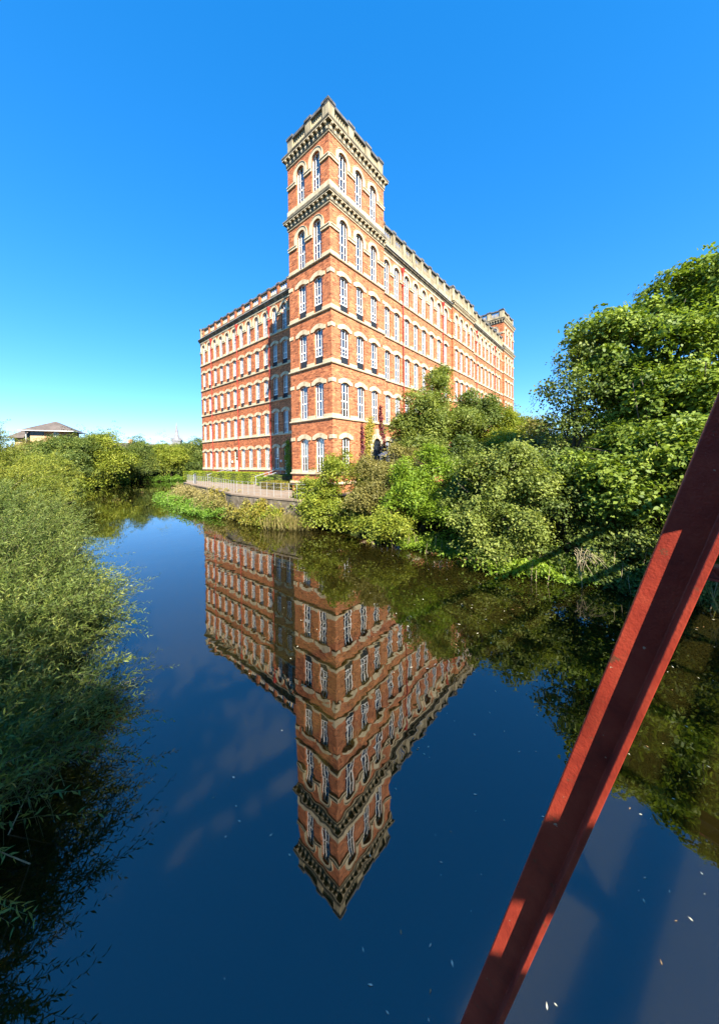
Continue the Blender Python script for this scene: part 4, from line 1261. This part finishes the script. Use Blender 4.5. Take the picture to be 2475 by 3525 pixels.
    for i in rng.integers(0, m, 70):
        q = P[i] - np.array([bx, by, bz]); dv = D[i] + rng.normal(size=3) * 0.15; Lw = rng.uniform(0.9, 2.0)
        bp_ = q - dv * Lw * 0.6; en = q + dv * Lw * 0.5; en[2] -= 0.1 * Lw
        mw.tube([bp_, (bp_ + en) / 2 + np.array([0, 0, 0.08 * Lw]), en], [0.007 * leaf / 0.1, 0.005 * leaf / 0.1, 0.002], 4)
    mw.build('whips', M['twig'], root)

willow('low willow with long leafy shoots reaching over the dark water in the lower left', (-9.0, 3.5),
       [(-5.9, 4.9, 0.9, 1.2, 1.2, 0.75), (-7.0, 5.9, 1.3, 1.5, 1.6, 0.9), (-6.3, 3.9, 1.2, 1.2, 0.9, 0.7), (-4.9, 4.6, 0.8, 0.7, 0.6, 0.4), (-8.4, 7.0, 1.8, 1.7, 1.8, 1.1), (-4.8, 3.5, 1.05, 0.8, 0.6, 0.5), (-4.1, 2.8, 1.2, 0.55, 0.5, 0.4), (-4.1, 3.9, 0.8, 0.45, 0.45, 0.3)], 4400, 0.10, 0.2, 1, slen=(0.5, 1.25))
willow('middle willow with a shoot stretching far right over the blue water', (-12.5, 8.6),
       [(-10.6, 9.2, 1.5, 1.9, 1.8, 1.2), (-8.2, 7.6, 0.8, 1.2, 1.0, 0.6), (-12.2, 10.6, 2.1, 1.9, 2.0, 1.3), (-10.2, 10.6, 0.9, 0.9, 1.0, 0.7), (-6.6, 6.9, 0.8, 1.0, 0.4, 0.3)], 3600, 0.11, 0.21, 2, slen=(0.5, 1.3))
willow('tall yellow-green willow at the left edge below the brick house', (-19.0, 13.5),
       [(-16.6, 13.6, 2.6, 2.2, 2.2, 1.6), (-18.0, 14.4, 3.7, 1.7, 2.0, 1.7), (-14.8, 13.0, 1.6, 1.7, 1.6, 1.3), (-18.6, 15.0, 5.2, 1.0, 1.3, 1.5), (-14.4, 14.0, 1.0, 0.9, 1.0, 0.8)], 4200, 0.14, 0.23, 3, mat='leaf_willow2', slen=(0.5, 1.3))
willow('green willow leaning over the water in front of the far bend', (-26.0, 21.5),
       [(-22.2, 20.4, 2.0, 2.2, 2.1, 1.5), (-24.0, 21.8, 2.9, 2.2, 2.5, 1.7), (-20.6, 19.6, 1.0, 1.1, 1.2, 0.8), (-26.3, 23.4, 3.1, 2.2, 2.5, 1.6)], 3600, 0.18, 0.25, 4, mat='leaf_willow2', slen=(0.6, 1.4))
willow('willow bush on the left bank just before the far round willow', (-38.0, 35.0),
       [(-33.0, 31.5, 2.2, 3.4, 3.2, 2.0), (-38.0, 36.5, 2.6, 3.6, 3.4, 2.2), (-44.0, 42.5, 2.8, 3.8, 3.6, 2.4), (-31.0, 30.4, 1.2, 1.6, 1.6, 1.1)], 3600, 0.28, 0.28, 5, slen=(0.8, 1.6), nl=22, mat='leaf_willow2')

# ---- clipped hedges
def hedge(label, a0, a1, b0, b1, h, mat, seed, leaf=0.11, z0=PATH_Z, ragged=0.06):
    rng = np.random.default_rng(500 + seed)
    o = empty('clipped_hedge', ab((a0 + a1) / 2, (b0 + b1) / 2, z0)); o.rotation_euler = (0, 0, MILL_RZ); tag(o, label, 'hedge')
    A, B = (a1 - a0) / 2, (b1 - b0) / 2
    mb = MB(); mb.box(-A + 0.12, A - 0.12, -B + 0.12, B - 0.12, 0, h - 0.12); mb.build('inner_twigs', M['bark'], o)
    faces = [(2 * A * 2 * B, 2), (2 * B * h, 0), (2 * B * h, 1), (2 * A * h, 3), (2 * A * h, 4)]
    C = []; N = []
    for ar, k in faces:
        m = int(ar * 230)
        r1 = rng.uniform(-1, 1, m); r2 = rng.random(m); dp = np.abs(rng.normal(size=m)) * ragged
        if k == 2: c = np.stack([r1 * A, rng.uniform(-1, 1, m) * B, h - dp + 0.05 * np.sin(r1 * 3)], 1); n = np.array([0, 0, 1.])
        elif k < 2:
            s = -1 if k == 0 else 1
            c = np.stack([s * (A - dp), r1 * B, r2 * h], 1); n = np.array([s, 0, 0.])
        else:
            s = -1 if k == 3 else 1
            c = np.stack([r1 * A, s * (B - dp), r2 * h], 1); n = np.array([0, s, 0.])
        C.append(c); N.append(n + rng.normal(size=(m, 3)) * 0.55 + np.array([0, 0, 0.65]))
    C = np.concatenate(C); N = np.concatenate(N)
    L = leaf * rng.uniform(0.7, 1.3, len(C))
    V = leaf_quads(C, N, L, L * 0.55, rng)
    T = np.clip(0.5 + 0.25 * np.sin(C[:, 1] * 2.1) + rng.normal(size=len(C)) * 0.22, 0, 1)
    place('foliage', np_mesh('foliage', V, np.arange(len(V)).reshape(-1, 4), mat, T), o)
hedge('clipped green hedge left of the sloping handrail at the far end of the path', 2.3, 4.2, 28.2, 35.5, 1.40, M['leaf_hedge'], 1)
hedge('long clipped green hedge in the middle between the two handrails', 2.3, 4.2, 15.9, 26.0, 1.40, M['leaf_hedge'], 2)
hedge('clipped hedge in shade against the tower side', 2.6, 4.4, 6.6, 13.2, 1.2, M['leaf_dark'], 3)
hedge('low yellow-green hedge behind the railing at the tower foot', -0.6, 1.2, 6.2, 9.6, 0.75, M['leaf_yellow'], 4, ragged=0.15)
hedge('small rounded hedge end beside the shaded steps', 1.4, 2.4, 11.4, 13.4, 1.0, M['leaf_bright'], 5, ragged=0.12)

# ---- climbers on the mill
def climber(label, fac_pts, mat, seed, n, leaf=0.16, parent_cat='creeper'):
    rng = np.random.default_rng(700 + seed)
    a0 = fac_pts[0]
    root = empty('climbing_creeper', ab(a0[0], a0[1], a0[2])); tag(root, label, 'creeper')
    C = []
    w0 = Vector(ab(a0[0], a0[1], a0[2]))
    mb = MB(); prev = None; pts = []
    for (a, b, z, ra, rz, wgt) in fac_pts:
        m = int(n * wgt)
        aa = a + rng.normal(size=m) * ra; zz = z + rng.normal(size=m) * rz; bb = b - np.abs(rng.normal(size=m)) * 0.10 - 0.03
        if len(fac_pts[0]) and fac_pts[0][1] > 3:      # creeper on the left wing: spread along b, out along -a
            aa, bb = a - np.abs(rng.normal(size=m)) * 0.14 - 0.03, b + rng.normal(size=m) * ra
        x = -2.113 + aa * UX - bb * UY; y = 25.718 + aa * UY + bb * UX
        C.append(np.stack([x, y, zz], 1)); pts.append(Vector(ab(a, b - 0.03, z)) - w0)
    C = np.concatenate(C)
    N = np.array([0.1, -0.8, 0.45]) + rng.normal(size=(len(C), 3)) * 0.4
    L = leaf * rng.uniform(0.6, 1.3, len(C))
    V = leaf_quads(C, N, L, L * 0.75, rng) - np.array(w0)
    place('foliage', np_mesh('foliage', V, np.arange(len(V)).reshape(-1, 4), M[mat], rng.random(len(C))), root)
    for p, q in zip(pts[:-1], pts[1:]): mb.tube([p, q], 0.02, 5)
    mb.build('vine_stem', M['bark'], root)
climber('yellow-green creeper climbing the tower between the window and the stone doorway',
        [(4.3, 0.0, 2.6, .35, .4, 1), (4.4, 0.0, 4.2, .35, .6, 1), (4.5, 0.0, 5.6, .33, .6, 1), (4.65, 0.0, 7.0, .30, .5, .9), (4.8, 0.0, 7.9, .28, .3, .5)], 'leaf_yellow', 1, 520)
climber('dark red creeper on the tower left of the yellow-green creeper',
        [(3.6, 0.0, 3.2, .25, .4, .6), (3.55, 0.0, 4.6, .16, .4, .7), (3.62, 0.0, 5.8, .09, .5, .6), (3.6, 0.0, 7.0, .07, .4, .4)], 'leaf_red', 2, 420)
climber('dark red creeper beside the stone doorway reaching the first floor band',
        [(6.9, 0.0, 4.0, .25, .5, .8), (6.8, 0.0, 5.6, .25, .5, .8), (6.6, 0.0, 7.0, .22, .5, .8), (6.45, 0.0, 8.2, .15, .5, .6), (6.4, 0.0, 9.3, .08, .3, .3)], 'leaf_red', 3, 420)
climber('tall green creeper on a post in the shaded corner beside the tower',
        [(6.4, 13.9, 2.9, .3, .3, 1), (6.4, 14.0, 4.0, .28, .4, 1), (6.4, 14.1, 5.1, .28, .4, 1), (6.4, 14.1, 6.2, .25, .4, .9), (6.4, 14.0, 6.9, .2, .2, .4)], 'leaf_bright', 4, 300)

# small white timber kiosk roof in front of the stone doorway
k = empty('garden_lantern', ab(5.75, -1.3, 1.9)); k.rotation_euler = (0, 0, MILL_RZ); tag(k, 'small white pyramid-roofed timber lantern above the shrubs by the stone doorway', 'lantern')
mb = MB(); mb.v = [(-.6, -.6, 3.1), (.6, -.6, 3.1), (.6, .6, 3.1), (-.6, .6, 3.1), (-.6, -.6, 3.18), (.6, -.6, 3.18), (.6, .6, 3.18), (-.6, .6, 3.18), (-.12, -.12, 3.52), (.12, -.12, 3.52), (.12, .12, 3.52), (-.12, .12, 3.52)]
mb.f = [(3, 2, 1, 0), (0, 1, 5, 4), (1, 2, 6, 5), (2, 3, 7, 6), (3, 0, 4, 7), (4, 5, 9, 8), (5, 6, 10, 9), (6, 7, 11, 10), (7, 4, 8, 11), (8, 9, 10, 11)]
mb.build('roof', M['frame'], k)
for x in (-.45, .45):
    for y in (-.45, .45):
        mb = MB(); mb.box(x - .05, x + .05, y - .05, y + .05, 0, 3.1); mb.build('post', M['frame'], k)

# ---- low plants along the promontory and banks
def herb_clump(name, label, pts, mat, seed, leaf=0.2, wd=0.3, h=0.9, n=2600, spread=0.6, cat='plants', blades=False, group=None):
    rng = np.random.default_rng(900 + seed)
    p0 = pts[0]; z0 = max(0.0, float(ground_z(p0[0], p0[1])[0]))
    root = empty(name, (p0[0], p0[1], z0)); tag(root, label, cat, group)
    P = np.array(pts, float)
    i = rng.integers(0, max(1, len(P) - 1), n); f = rng.random(n)[:, None]
    q = P[i] * (1 - f) + P[np.minimum(i + 1, len(P) - 1)] * f
    q = q + rng.normal(size=(n, 2)) * spread
    hh = h * (0.55 + 0.45 * np.sin(q[:, 0] * 2.3 + seed) * np.cos(q[:, 1] * 1.9)) * rng.random(n) ** 0.7
    g = np.maximum(ground_z(q[:, 0], q[:, 1]), -0.02)
    if blades:
        ln = leaf * rng.uniform(0.6, 1.3, n) * 2.2
        t = np.stack([rng.normal(size=n) * 0.25, rng.normal(size=n) * 0.25, np.ones(n)], 1); t /= np.linalg.norm(t, axis=1, keepdims=True)
        c = np.stack([q[:, 0], q[:, 1], g], 1) + t * (ln / 2)[:, None]
        nr = rng.normal(size=(n, 3)); nr[:, 2] *= 0.1
        nr -= t * (nr * t).sum(1, keepdims=True)
        V = leaf_quads(c, nr, ln, ln * 0.045, rng, t)
    else:
        c = np.stack([q[:, 0], q[:, 1], g + 0.05 + hh], 1)
        nr = np.array([0, -0.25, 0.6]) + rng.normal(size=(n, 3)) * 0.6
        L = leaf * rng.uniform(0.6, 1.3, n)
        V = leaf_quads(c, nr, L, L * wd, rng)
    T = np.clip(rng.random(n) * 0.6 + 0.4 * hh / max(h, 0.1), 0, 1)
    V = V - np.array([p0[0], p0[1], z0])
    place('leaves', np_mesh('leaves', V, np.arange(len(V)).reshape(-1, 4), M[mat], T), root)
    sb = MB()
    for _ in range(14):
        j = int(rng.integers(0, n)); s = (q[j, 0] - p0[0], q[j, 1] - p0[1], g[j] - z0)
        sb.tube([s, (s[0] + rng.normal() * .08, s[1] + rng.normal() * .08, s[2] + h * rng.uniform(.7, 1.25))], [0.012, 0.005], 4)
    sb.build('stalks', M['twig'], root)
herb_clump('bank_herbs', 'fresh green waterside herbs at the tip of the promontory below the path', [(-27.0, 44.8), (-22.6, 38.6), (-19.6, 34.6)], 'leaf_herb', 1, 0.28, 0.4, 0.9, 5200, 0.7)
herb_clump('bank_herbs', 'pale seeding herbs under the far end of the railing', [(-24.5, 43.2), (-20.2, 37.6), (-17.4, 34.4)], 'leaf_straw', 2, 0.2, 0.45, 1.7, 5200, 0.75)
herb_clump('bank_herbs', 'bright green herbs spreading onto the water below the wall', [(-18.6, 33.0), (-14.5, 28.4), (-11.4, 26.8)], 'leaf_herb', 3, 0.24, 0.35, 0.8, 5200, 0.6)
herb_clump('bank_herbs', 'straw coloured dying herbs on the stone retaining wall', [(-15.6, 31.2), (-12.3, 28.6), (-10.6, 27.2)], 'leaf_straw', 4, 0.2, 0.35, 1.8, 6000, 0.45)
herb_clump('bank_herbs', 'yellow-green herbs in front of the railing near the tower', [(-9.4, 25.9), (-7.6, 23.6), (-5.6, 22.4)], 'leaf_yellow', 5, 0.19, 0.4, 1.9, 8200, 0.5)
herb_clump('bank_herbs', 'mixed green herbs between the stone wall and the lime shrub', [(-8.2, 24.6), (-6.0, 22.2), (-4.2, 21.9)], 'leaf_lime', 6, 0.17, 0.4, 1.7, 7200, 0.45)
herb_clump('reed_clump', 'tawny dry reeds at the water edge left of the lime shrub', [(-6.0, 21.9), (-4.6, 21.5), (-3.4, 21.2)], 'leaf_straw', 7, 0.45, 0.1, 0.8, 1500, 0.35, 'reeds', True)
herb_clump('reed_clump', 'thin pale reeds at the right bank beyond the red beam', [(10.6, 9.4), (11.2, 8.4), (11.8, 7.2)], 'leaf_straw', 8, 0.35, 0.1, 0.8, 700, 0.35, 'reeds', True)
herb_clump('bank_herbs', 'bramble leaves trailing into the water under the broad rounded shrub', [(4.9, 13.4), (5.6, 12.5), (7.2, 12.0), (8.2, 11.7)], 'leaf_bright', 9, 0.13, 0.45, 0.8, 4200, 0.35)
herb_clump('bank_herbs', 'dark ivy covering the shaded right bank beside the bare twigs', [(8.4, 11.6), (9.6, 10.6), (10.6, 9.4)], 'leaf_dark', 10, 0.12, 0.6, 0.9, 4200, 0.4)
herb_clump('bank_herbs', 'small green herbs along the foot of the bright arching shrub', [(2.2, 16.6), (3.6, 15.8), (4.6, 15.0)], 'leaf_bright', 11, 0.14, 0.4, 0.7, 3000, 0.35)
herb_clump('bank_herbs', 'tall mixed herbs hiding the foot of the stone wall in its middle', [(-13.5, 28.4), (-10.6, 26.6), (-8.8, 25.0), (-7.4, 23.2)], 'leaf_olive', 12, 0.19, 0.4, 1.9, 8500, 0.4)
herb_clump('bank_herbs', 'leafy yellow herbs spilling over the coping below the pale railing', [(-15.2, 32.2), (-11.8, 28.2), (-9.6, 25.9)], 'leaf_yellow', 13, 0.18, 0.4, 1.9, 3600, 0.3)
herb_clump('bank_herbs', 'low green herbs along the far left bank under the round willow', [(-50.5, 57.6), (-52.0, 62.0), (-54.0, 68.0), (-54.6, 74.5)], 'leaf_lime', 14, 0.45, 0.4, 3.6, 8000, 1.0)
herb_clump('bank_herbs', 'low bright herbs at the water line straight beyond the river bend', [(-52.5, 80.0), (-48.0, 84.0), (-45.0, 90.0), (-44.0, 97.0)], 'leaf_herb', 15, 0.4, 0.4, 1.6, 4200, 0.9)
herb_clump('bank_herbs', 'rough green undergrowth along the left bank between the willows', [(-22.5, 20.2), (-28.0, 26.8), (-33.5, 33.0), (-40.0, 41.5), (-46.5, 51.0)], 'leaf_willow2', 16, 0.3, 0.35, 2.3, 11000, 0.9)
# bare twigs hanging at the right bank
tw = empty('bare_twigs', (8.0, 11.5, 0.9)); tag(tw, 'tangle of pale bare twigs hanging at the right bank', 'twigs')
trg = random.Random(11)
for i in range(34):
    a = trg.uniform(0, 6.28); mb = MB()
    p = Vector((trg.uniform(-.25, .25), trg.uniform(-.2, .2), trg.uniform(0, .35))); pts = [p.copy()]
    d = Vector((math.cos(a) * .5, math.sin(a) * .3 - .45, trg.uniform(-.7, .35)))
    for s in range(4):
        d = d + Vector((trg.uniform(-.25, .25), trg.uniform(-.2, .2), -0.16)); p = p + d * 0.17; pts.append(p.copy())
    mb.tube(pts, [.011, .009, .007, .005, .003], 4); mb.build('twig', M['twig'], tw)

# ------------------------------------------------------------------ buildings beyond the river
M['slate'] = surf_mat('brown_slate', (0.085, 0.068, 0.056), (0.15, 0.12, 0.10), 0.6, 0.85, 0.3, 6)
M['house_brick'] = brick_mat('house_brick', (0.46, 0.22, 0.11), (0.40, 0.17, 0.08), (0.5, 0.4, 0.3))
M['render_wall'] = surf_mat('cream_render', (0.40, 0.28, 0.16), (0.48, 0.35, 0.21), 0.8, 0.9, 0.0)
M['dark_glass'] = surf_mat('dark_glass', (0.02, 0.025, 0.03), (0.04, 0.05, 0.06), 1, 0.15, 0.0)
M['sandstone'] = surf_mat('distant_sandstone', (0.28, 0.22, 0.16), (0.38, 0.31, 0.23), 0.3, 0.9, 0.0)
M['spire'] = surf_mat('grey_spire_stone', (0.17, 0.17, 0.18), (0.26, 0.26, 0.27), 0.3, 0.9, 0.0)
hs = empty('brick_house', (-66.6, 70.0, 5.3), math.radians(24)); hs.scale = (0.66, 0.66, 0.66); tag(hs, 'low brick building with brown hipped roof and white windows on the far left bank', 'house')
mb = MB(); mb.box(-4.6, 4.6, -3.6, 6, -5, 9.6); mb.build('wall', M['house_brick'], hs)
mb = MB(); mb.box(-9.4, -4.7, -1.0, 5, -5, 7.4); mb.build('side_wall', M['render_wall'], hs)
mb = MB(); mb.box(-4.62, -1.2, -3.66, -3.3, 5.0, 8.3); mb.build('render_panel', M['render_wall'], hs)
def hip(mb, x0, x1, y0, y1, z0, z1, ins):
    mb.v += [(x0, y0, z0), (x1, y0, z0), (x1, y1, z0), (x0, y1, z0), (x0 + ins, (y0 + y1) / 2, z1), (x1 - ins, (y0 + y1) / 2, z1)]
    n = len(mb.v) - 6
    mb.f += [(n, n + 1, n + 5, n + 4), (n + 1, n + 2, n + 5), (n + 2, n + 3, n + 4, n + 5), (n + 3, n, n + 4), (n + 3, n + 2, n + 1, n)]
mb = MB(); hip(mb, -6.6, 6.6, -5.4, 7.6, 9.75, 13.3, 6.3); mb.build('roof', M['slate'], hs)
mb = MB(); hip(mb, -11.0, -4.0, -2.6, 6.6, 7.5, 10.6, 3.0); mb.build('side_roof', M['slate'], hs)
mb = MB(); mb.box(-6.7, 6.7, -5.5, -5.3, 9.58, 9.75); mb.box(-6.7, -6.5, -5.3, 7.5, 9.58, 9.75); mb.box(6.5, 6.7, -5.3, 7.5, 9.58, 9.75); mb.build('fascia', M['frame'], hs)
mb = MB(); mb.box(-5.5, -5.25, -4.3, -4.05, -5, 9.5); mb.build('column', M['rail'], hs)
mb = MB(); mb.box(-4.5, -1.3, -3.72, -3.6, 8.3, 9.5); mb.build('window_band', M['dark_glass'], hs)
for (x0, x1, z0, z1, nx, nz) in ((1.2, 2.2, 3.0, 9.4, 3, 14), (-4.3, -2.4, 3.4, 4.9, 4, 3), (-0.6, 1.0, 3.4, 4.9, 4, 3), (-8.6, -7.6, 3.6, 5.4, 2, 3), (-6.8, -5.6, 3.6, 5.4, 2, 3)):
    yy = -3.7 if x0 > -5 else -1.06
    m = MB(); m.box(x0 - .12, x1 + .12, yy - 0.03, yy + 0.09, z0 - .12, z1 + .12); w = m.build('window', M['frame'], hs)
    for i in range(nx):
        for j in range(nz):
            dx = (x1 - x0) / nx; dz = (z1 - z0) / nz
            m = MB(); m.box(x0 + i * dx + .05, x0 + (i + 1) * dx - .05, yy - 0.045, yy - 0.02, z0 + j * dz + .06, z0 + (j + 1) * dz - .06); m.build('pane', M['dark_glass'], w)
def gable_block(name, label, cat, loc, rz, lx, ly, h, rh, wallm, nwin, chim=True):
    o = empty(name, loc, rz); tag(o, label, cat)
    m = MB(); m.box(-lx / 2, lx / 2, -ly / 2, ly / 2, 0, h); m.build('wall', wallm, o)
    m = MB(); e = 0.4
    m.v = [(-lx / 2 - e, -ly / 2 - e, h), (lx / 2 + e, -ly / 2 - e, h), (lx / 2 + e, ly / 2 + e, h), (-lx / 2 - e, ly / 2 + e, h), (-lx / 2 - e, 0, h + rh), (lx / 2 + e, 0, h + rh)]
    m.f = [(0, 1, 5, 4), (2, 3, 4, 5), (1, 2, 5), (3, 0, 4), (3, 2, 1, 0)]; r = m.build('roof', M['slate'], o)
    if chim:
        m = MB(); m.box(lx * 0.3, lx * 0.3 + 1.2, -0.4, 0.4, h + rh * .5, h + rh + 1.3); m.build('chimney', wallm, r)
    for i in range(nwin):
        x = -lx / 2 + lx * (i + .5) / nwin
        for z in (h * .62, h * .25):
            m = MB(); m.box(x - .5, x + .5, -ly / 2 - .05, -ly / 2 + .05, z, z + 1.6); w = m.build('window', M['frame'], o)
            m = MB(); m.box(x - .4, x + .4, -ly / 2 - .07, -ly / 2 - .04, z + .1, z + 1.5); m.build('pane', M['dark_glass'], w)
    return o
gable_block('long_house', 'low grey-roofed building with a chimney just above the far willows', 'house', (-86, 108, 3.0), math.radians(30), 22, 9, 6.3, 2.6, M['house_brick'], 6)
gable_block('stone_terrace', 'long distant sandstone terrace roof on the skyline left of the mill', 'house', (-132, 205, 6.0), math.radians(28), 34, 11, 8.0, 3.2, M['sandstone'], 9, False)
gable_block('stone_house', 'distant pale house end between the willows and the church spire', 'house', (-118, 215, 6.0), math.radians(24), 14, 10, 8.6, 3.0, M['render_wall'], 4)
sp = empty('church_spire', (-171, 300, 6.0), math.radians(20)); sp.scale = (1.25, 1.25, 1.3); tag(sp, 'slender grey church spire on the skyline beside the mill corner', 'church spire')
mb = MB(); mb.box(-3.0, 3.0, -3.0, 3.0, 0, 15.0); mb.build('tower', M['spire'], sp)
mb = MB(); mb.box(-3.4, 3.4, -3.4, 3.4, 15.0, 16.0); mb.build('parapet', M['spire'], sp)
mb = MB(); mb.tube([(0, 0, 15.8), (0, 0, 17.5), (0, 0, 28.5)], [2.3, 2.1, 0.08], 8); mb.build('spire', M['spire'], sp)
for x, y in ((-3, -3), (3, -3), (3, 3), (-3, 3)):
    mb = MB(); mb.tube([(x, y, 16), (x, y, 17.2), (x, y, 18.8)], [.5, .45, .04], 6); mb.build('pinnacle', M['spire'], sp)

# ------------------------------------------------------------------ red footbridge the picture is taken from
BT = Vector((0.806, 0.592, 0)); BN = Vector((-0.592, 0.806, 0))
br = empty('red_footbridge', (0, 0, 0), math.atan2(BT.y, BT.x)); tag(br, 'red painted steel footbridge with a leaning brace across the lower right corner', 'footbridge')
# local x along the bridge, y across towards the mill
N1, N2 = -0.07, -2.1
ZT = 5.38
T0, T1 = -9.0, 19.0
raker_t = [(1.1, 1.35), (8.7, 2.26), (16.3, 2.26), (-6.5, 2.26)]
for yy, nm in ((N1, 'near'), (N2, 'far')):
    mb = MB(); mb.box(T0, T1, yy - 0.075, yy + 0.045, ZT - 0.2, ZT); mb.build('top_chord', M['bridge'], br)
    mb = MB(); mb.box(T0, T1, yy - 0.075, yy + 0.045, 2.30, 2.52); mb.build('bottom_chord', M['bridge'], br)
    k = 0
    t = -8.4
    while t < T1:
        if not (yy == N1 and -0.5 < t < 0.9):
            mb = MB(); mb.box(t - 0.05, t + 0.05, yy - 0.06, yy + 0.03, 2.52, ZT - 0.2); mb.build('post', M['bridge'], br)
        a, b = (2.52, ZT - 0.2) if k % 2 == 0 else (ZT - 0.2, 2.52)
        if not (yy == N1 and t < 0.9 and t + 1.9 > -0.4):
            mb = MB(); mb.bar((t, yy - 0.02, a), (t + 1.9, yy - 0.02, b), 0.05, 0.09); mb.build('diagonal', M['bridge'], br)
        t += 1.9; k += 1
mb = MB(); mb.box(T0, T1, N2 + 0.1, N1 - 0.1, 2.86, 2.98); mb.build('deck', M['coping'], br)
mb = MB(); mb.box(T0, T1, N2 - 0.02, N2 + 0.03, 2.95, 4.9); mb.build('shade_plate', M['bridge'], br)  # solid plate added on the unseen far truss to shade the lower brace
t = -8.4
while t < T1:
    mb = MB(); mb.box(t - 0.06, t + 0.06, N2 - 0.1, N1 + 0.05, 2.53, 2.85); mb.build('cross_beam', M['bridge'], br)
    t += 1.9
for t in (1.1, 8.7):  # out-of-view plates added at the joints, cut to shade the upper brace
    mb = MB(); mb.prism([(t - 0.62, 5.18), (t - 0.28, 4.70), (t + 0.14, 4.42), (t + 0.45, 4.42), (t + 0.62, 5.18)], N1 - 0.085, N1 - 0.072); mb.build('shade_gusset', M['bridge'], br)
def raker(t, zo):
    """leaning angle-section brace: broad web, one leg turned towards the deck"""
    tl = lambda v: Vector((v.dot(BT), v.dot(BN), v.z))
    top = tl(Vector((0.940, 0.611, 5.0))); bot = tl(Vector((0.355, 1.214, 2.0)))
    X = tl(Vector((0.603, 0.796, 0.042))); inn = tl(Vector((0.775, -0.573, -0.266)))
    off = Vector((t - 1.1, 0, 0)); ax = (top - bot).normalized()
    p0 = bot + off + ax * ((zo + 0.26 - 2.0) / ax.z); p1 = top + off + ax * 0.15
    m = MB()
    poly = [(0.0, -0.0678), (0.0, 0.0111), (-0.0371, 0.0111), (-0.0371, 0.0262), (0.012, 0.0262), (0.012, -0.0678)]
    n = len(poly)
    for p in (p0, p1):
        for c, i in poly: m.v.append(tuple(p + X * c + inn * i))
    m.f.append(tuple(range(n))); m.f.append(tuple(range(n, 2 * n))[::-1])
    for i in range(n):
        j = (i + 1) % n; m.f.append((i, n + i, n + j, j))
    o = m.build('brace', M['bridge'], br)
    bv = o.modifiers.new('edge', 'BEVEL'); bv.width = 0.0025; bv.segments = 2; bv.harden_normals = False
    m2 = MB(); m2.box(t - 0.2, t + 0.08, N1 - 0.05, 1.0, zo, zo + 0.04); m2.box(t - 0.2, t + 0.08, N1 - 0.05, 1.0, zo + 0.22, zo + 0.26); m2.box(t - 0.07, t - 0.05, N1 - 0.05, 0.99, zo + 0.04, zo + 0.22)
    for q in np.arange(0.05, 0.95, 0.18): m2.bar((t - 0.13, q, zo + 0.04), (t - 0.13, q + 0.14, zo + 0.22), 0.02)
    m2.build('outrigger', M['bridge'], br)
    m3 = MB(); m3.box(t - 0.07, t + 0.07, N1 - 0.06, N1 + 0.04, zo + 0.26, max(2.3, zo + 0.3)); m3.build('hanger', M['bridge'], br)
for t, zo in raker_t: raker(t, zo)

# ------------------------------------------------------------------ leaves floating on the river
fl = MB(); fl.v = [(-.5, 0, 0.004), (-.1, .22, 0.02), (.5, 0, 0.03), (-.1, -.22, 0.02)]; fl.f = [(0, 1, 2, 3)]
M['dead_leaf'] = surf_mat('pale_dead_leaf', (0.45, 0.40, 0.26), (0.70, 0.66, 0.5), 2, 0.7, 0.0)
fl_me = fl.mesh('floating_leaf', M['dead_leaf'])
M['brown_leaf'] = surf_mat('brown_dead_leaf', (0.22, 0.12, 0.05), (0.4, 0.24, 0.1), 2, 0.7, 0.0)
fl2 = MB(); fl2.v = fl.v; fl2.f = fl.f; fl2_me = fl2.mesh('floating_leaf', M['brown_leaf'])
lr = random.Random(21); made = 0
while made < 230:
    d = lr.uniform(2.0, 11.5) if lr.random() < 0.75 else lr.uniform(8, 16)
    x = lr.uniform(-0.55, 1.12) * d
    if x / d < 0.1 and lr.random() < 0.55: continue
    if float(poly_dist(np.array([x]), np.array([d]), RIVER)[0]) > -0.3: continue
    if x < -2.6: continue
    s = lr.uniform(0.014, 0.05) * (1.0 + (d > 6) * 0.8)
    o = place('floating_leaf', fl_me if lr.random() < 0.75 else fl2_me, None, (x, d, 0.004), lr.uniform(0, 6.28), (s, s * lr.uniform(.5, 1), s))
    tag(o, 'tiny fallen leaf floating on the dark river surface', 'leaf', 'leaves floating on the river')
    made += 1
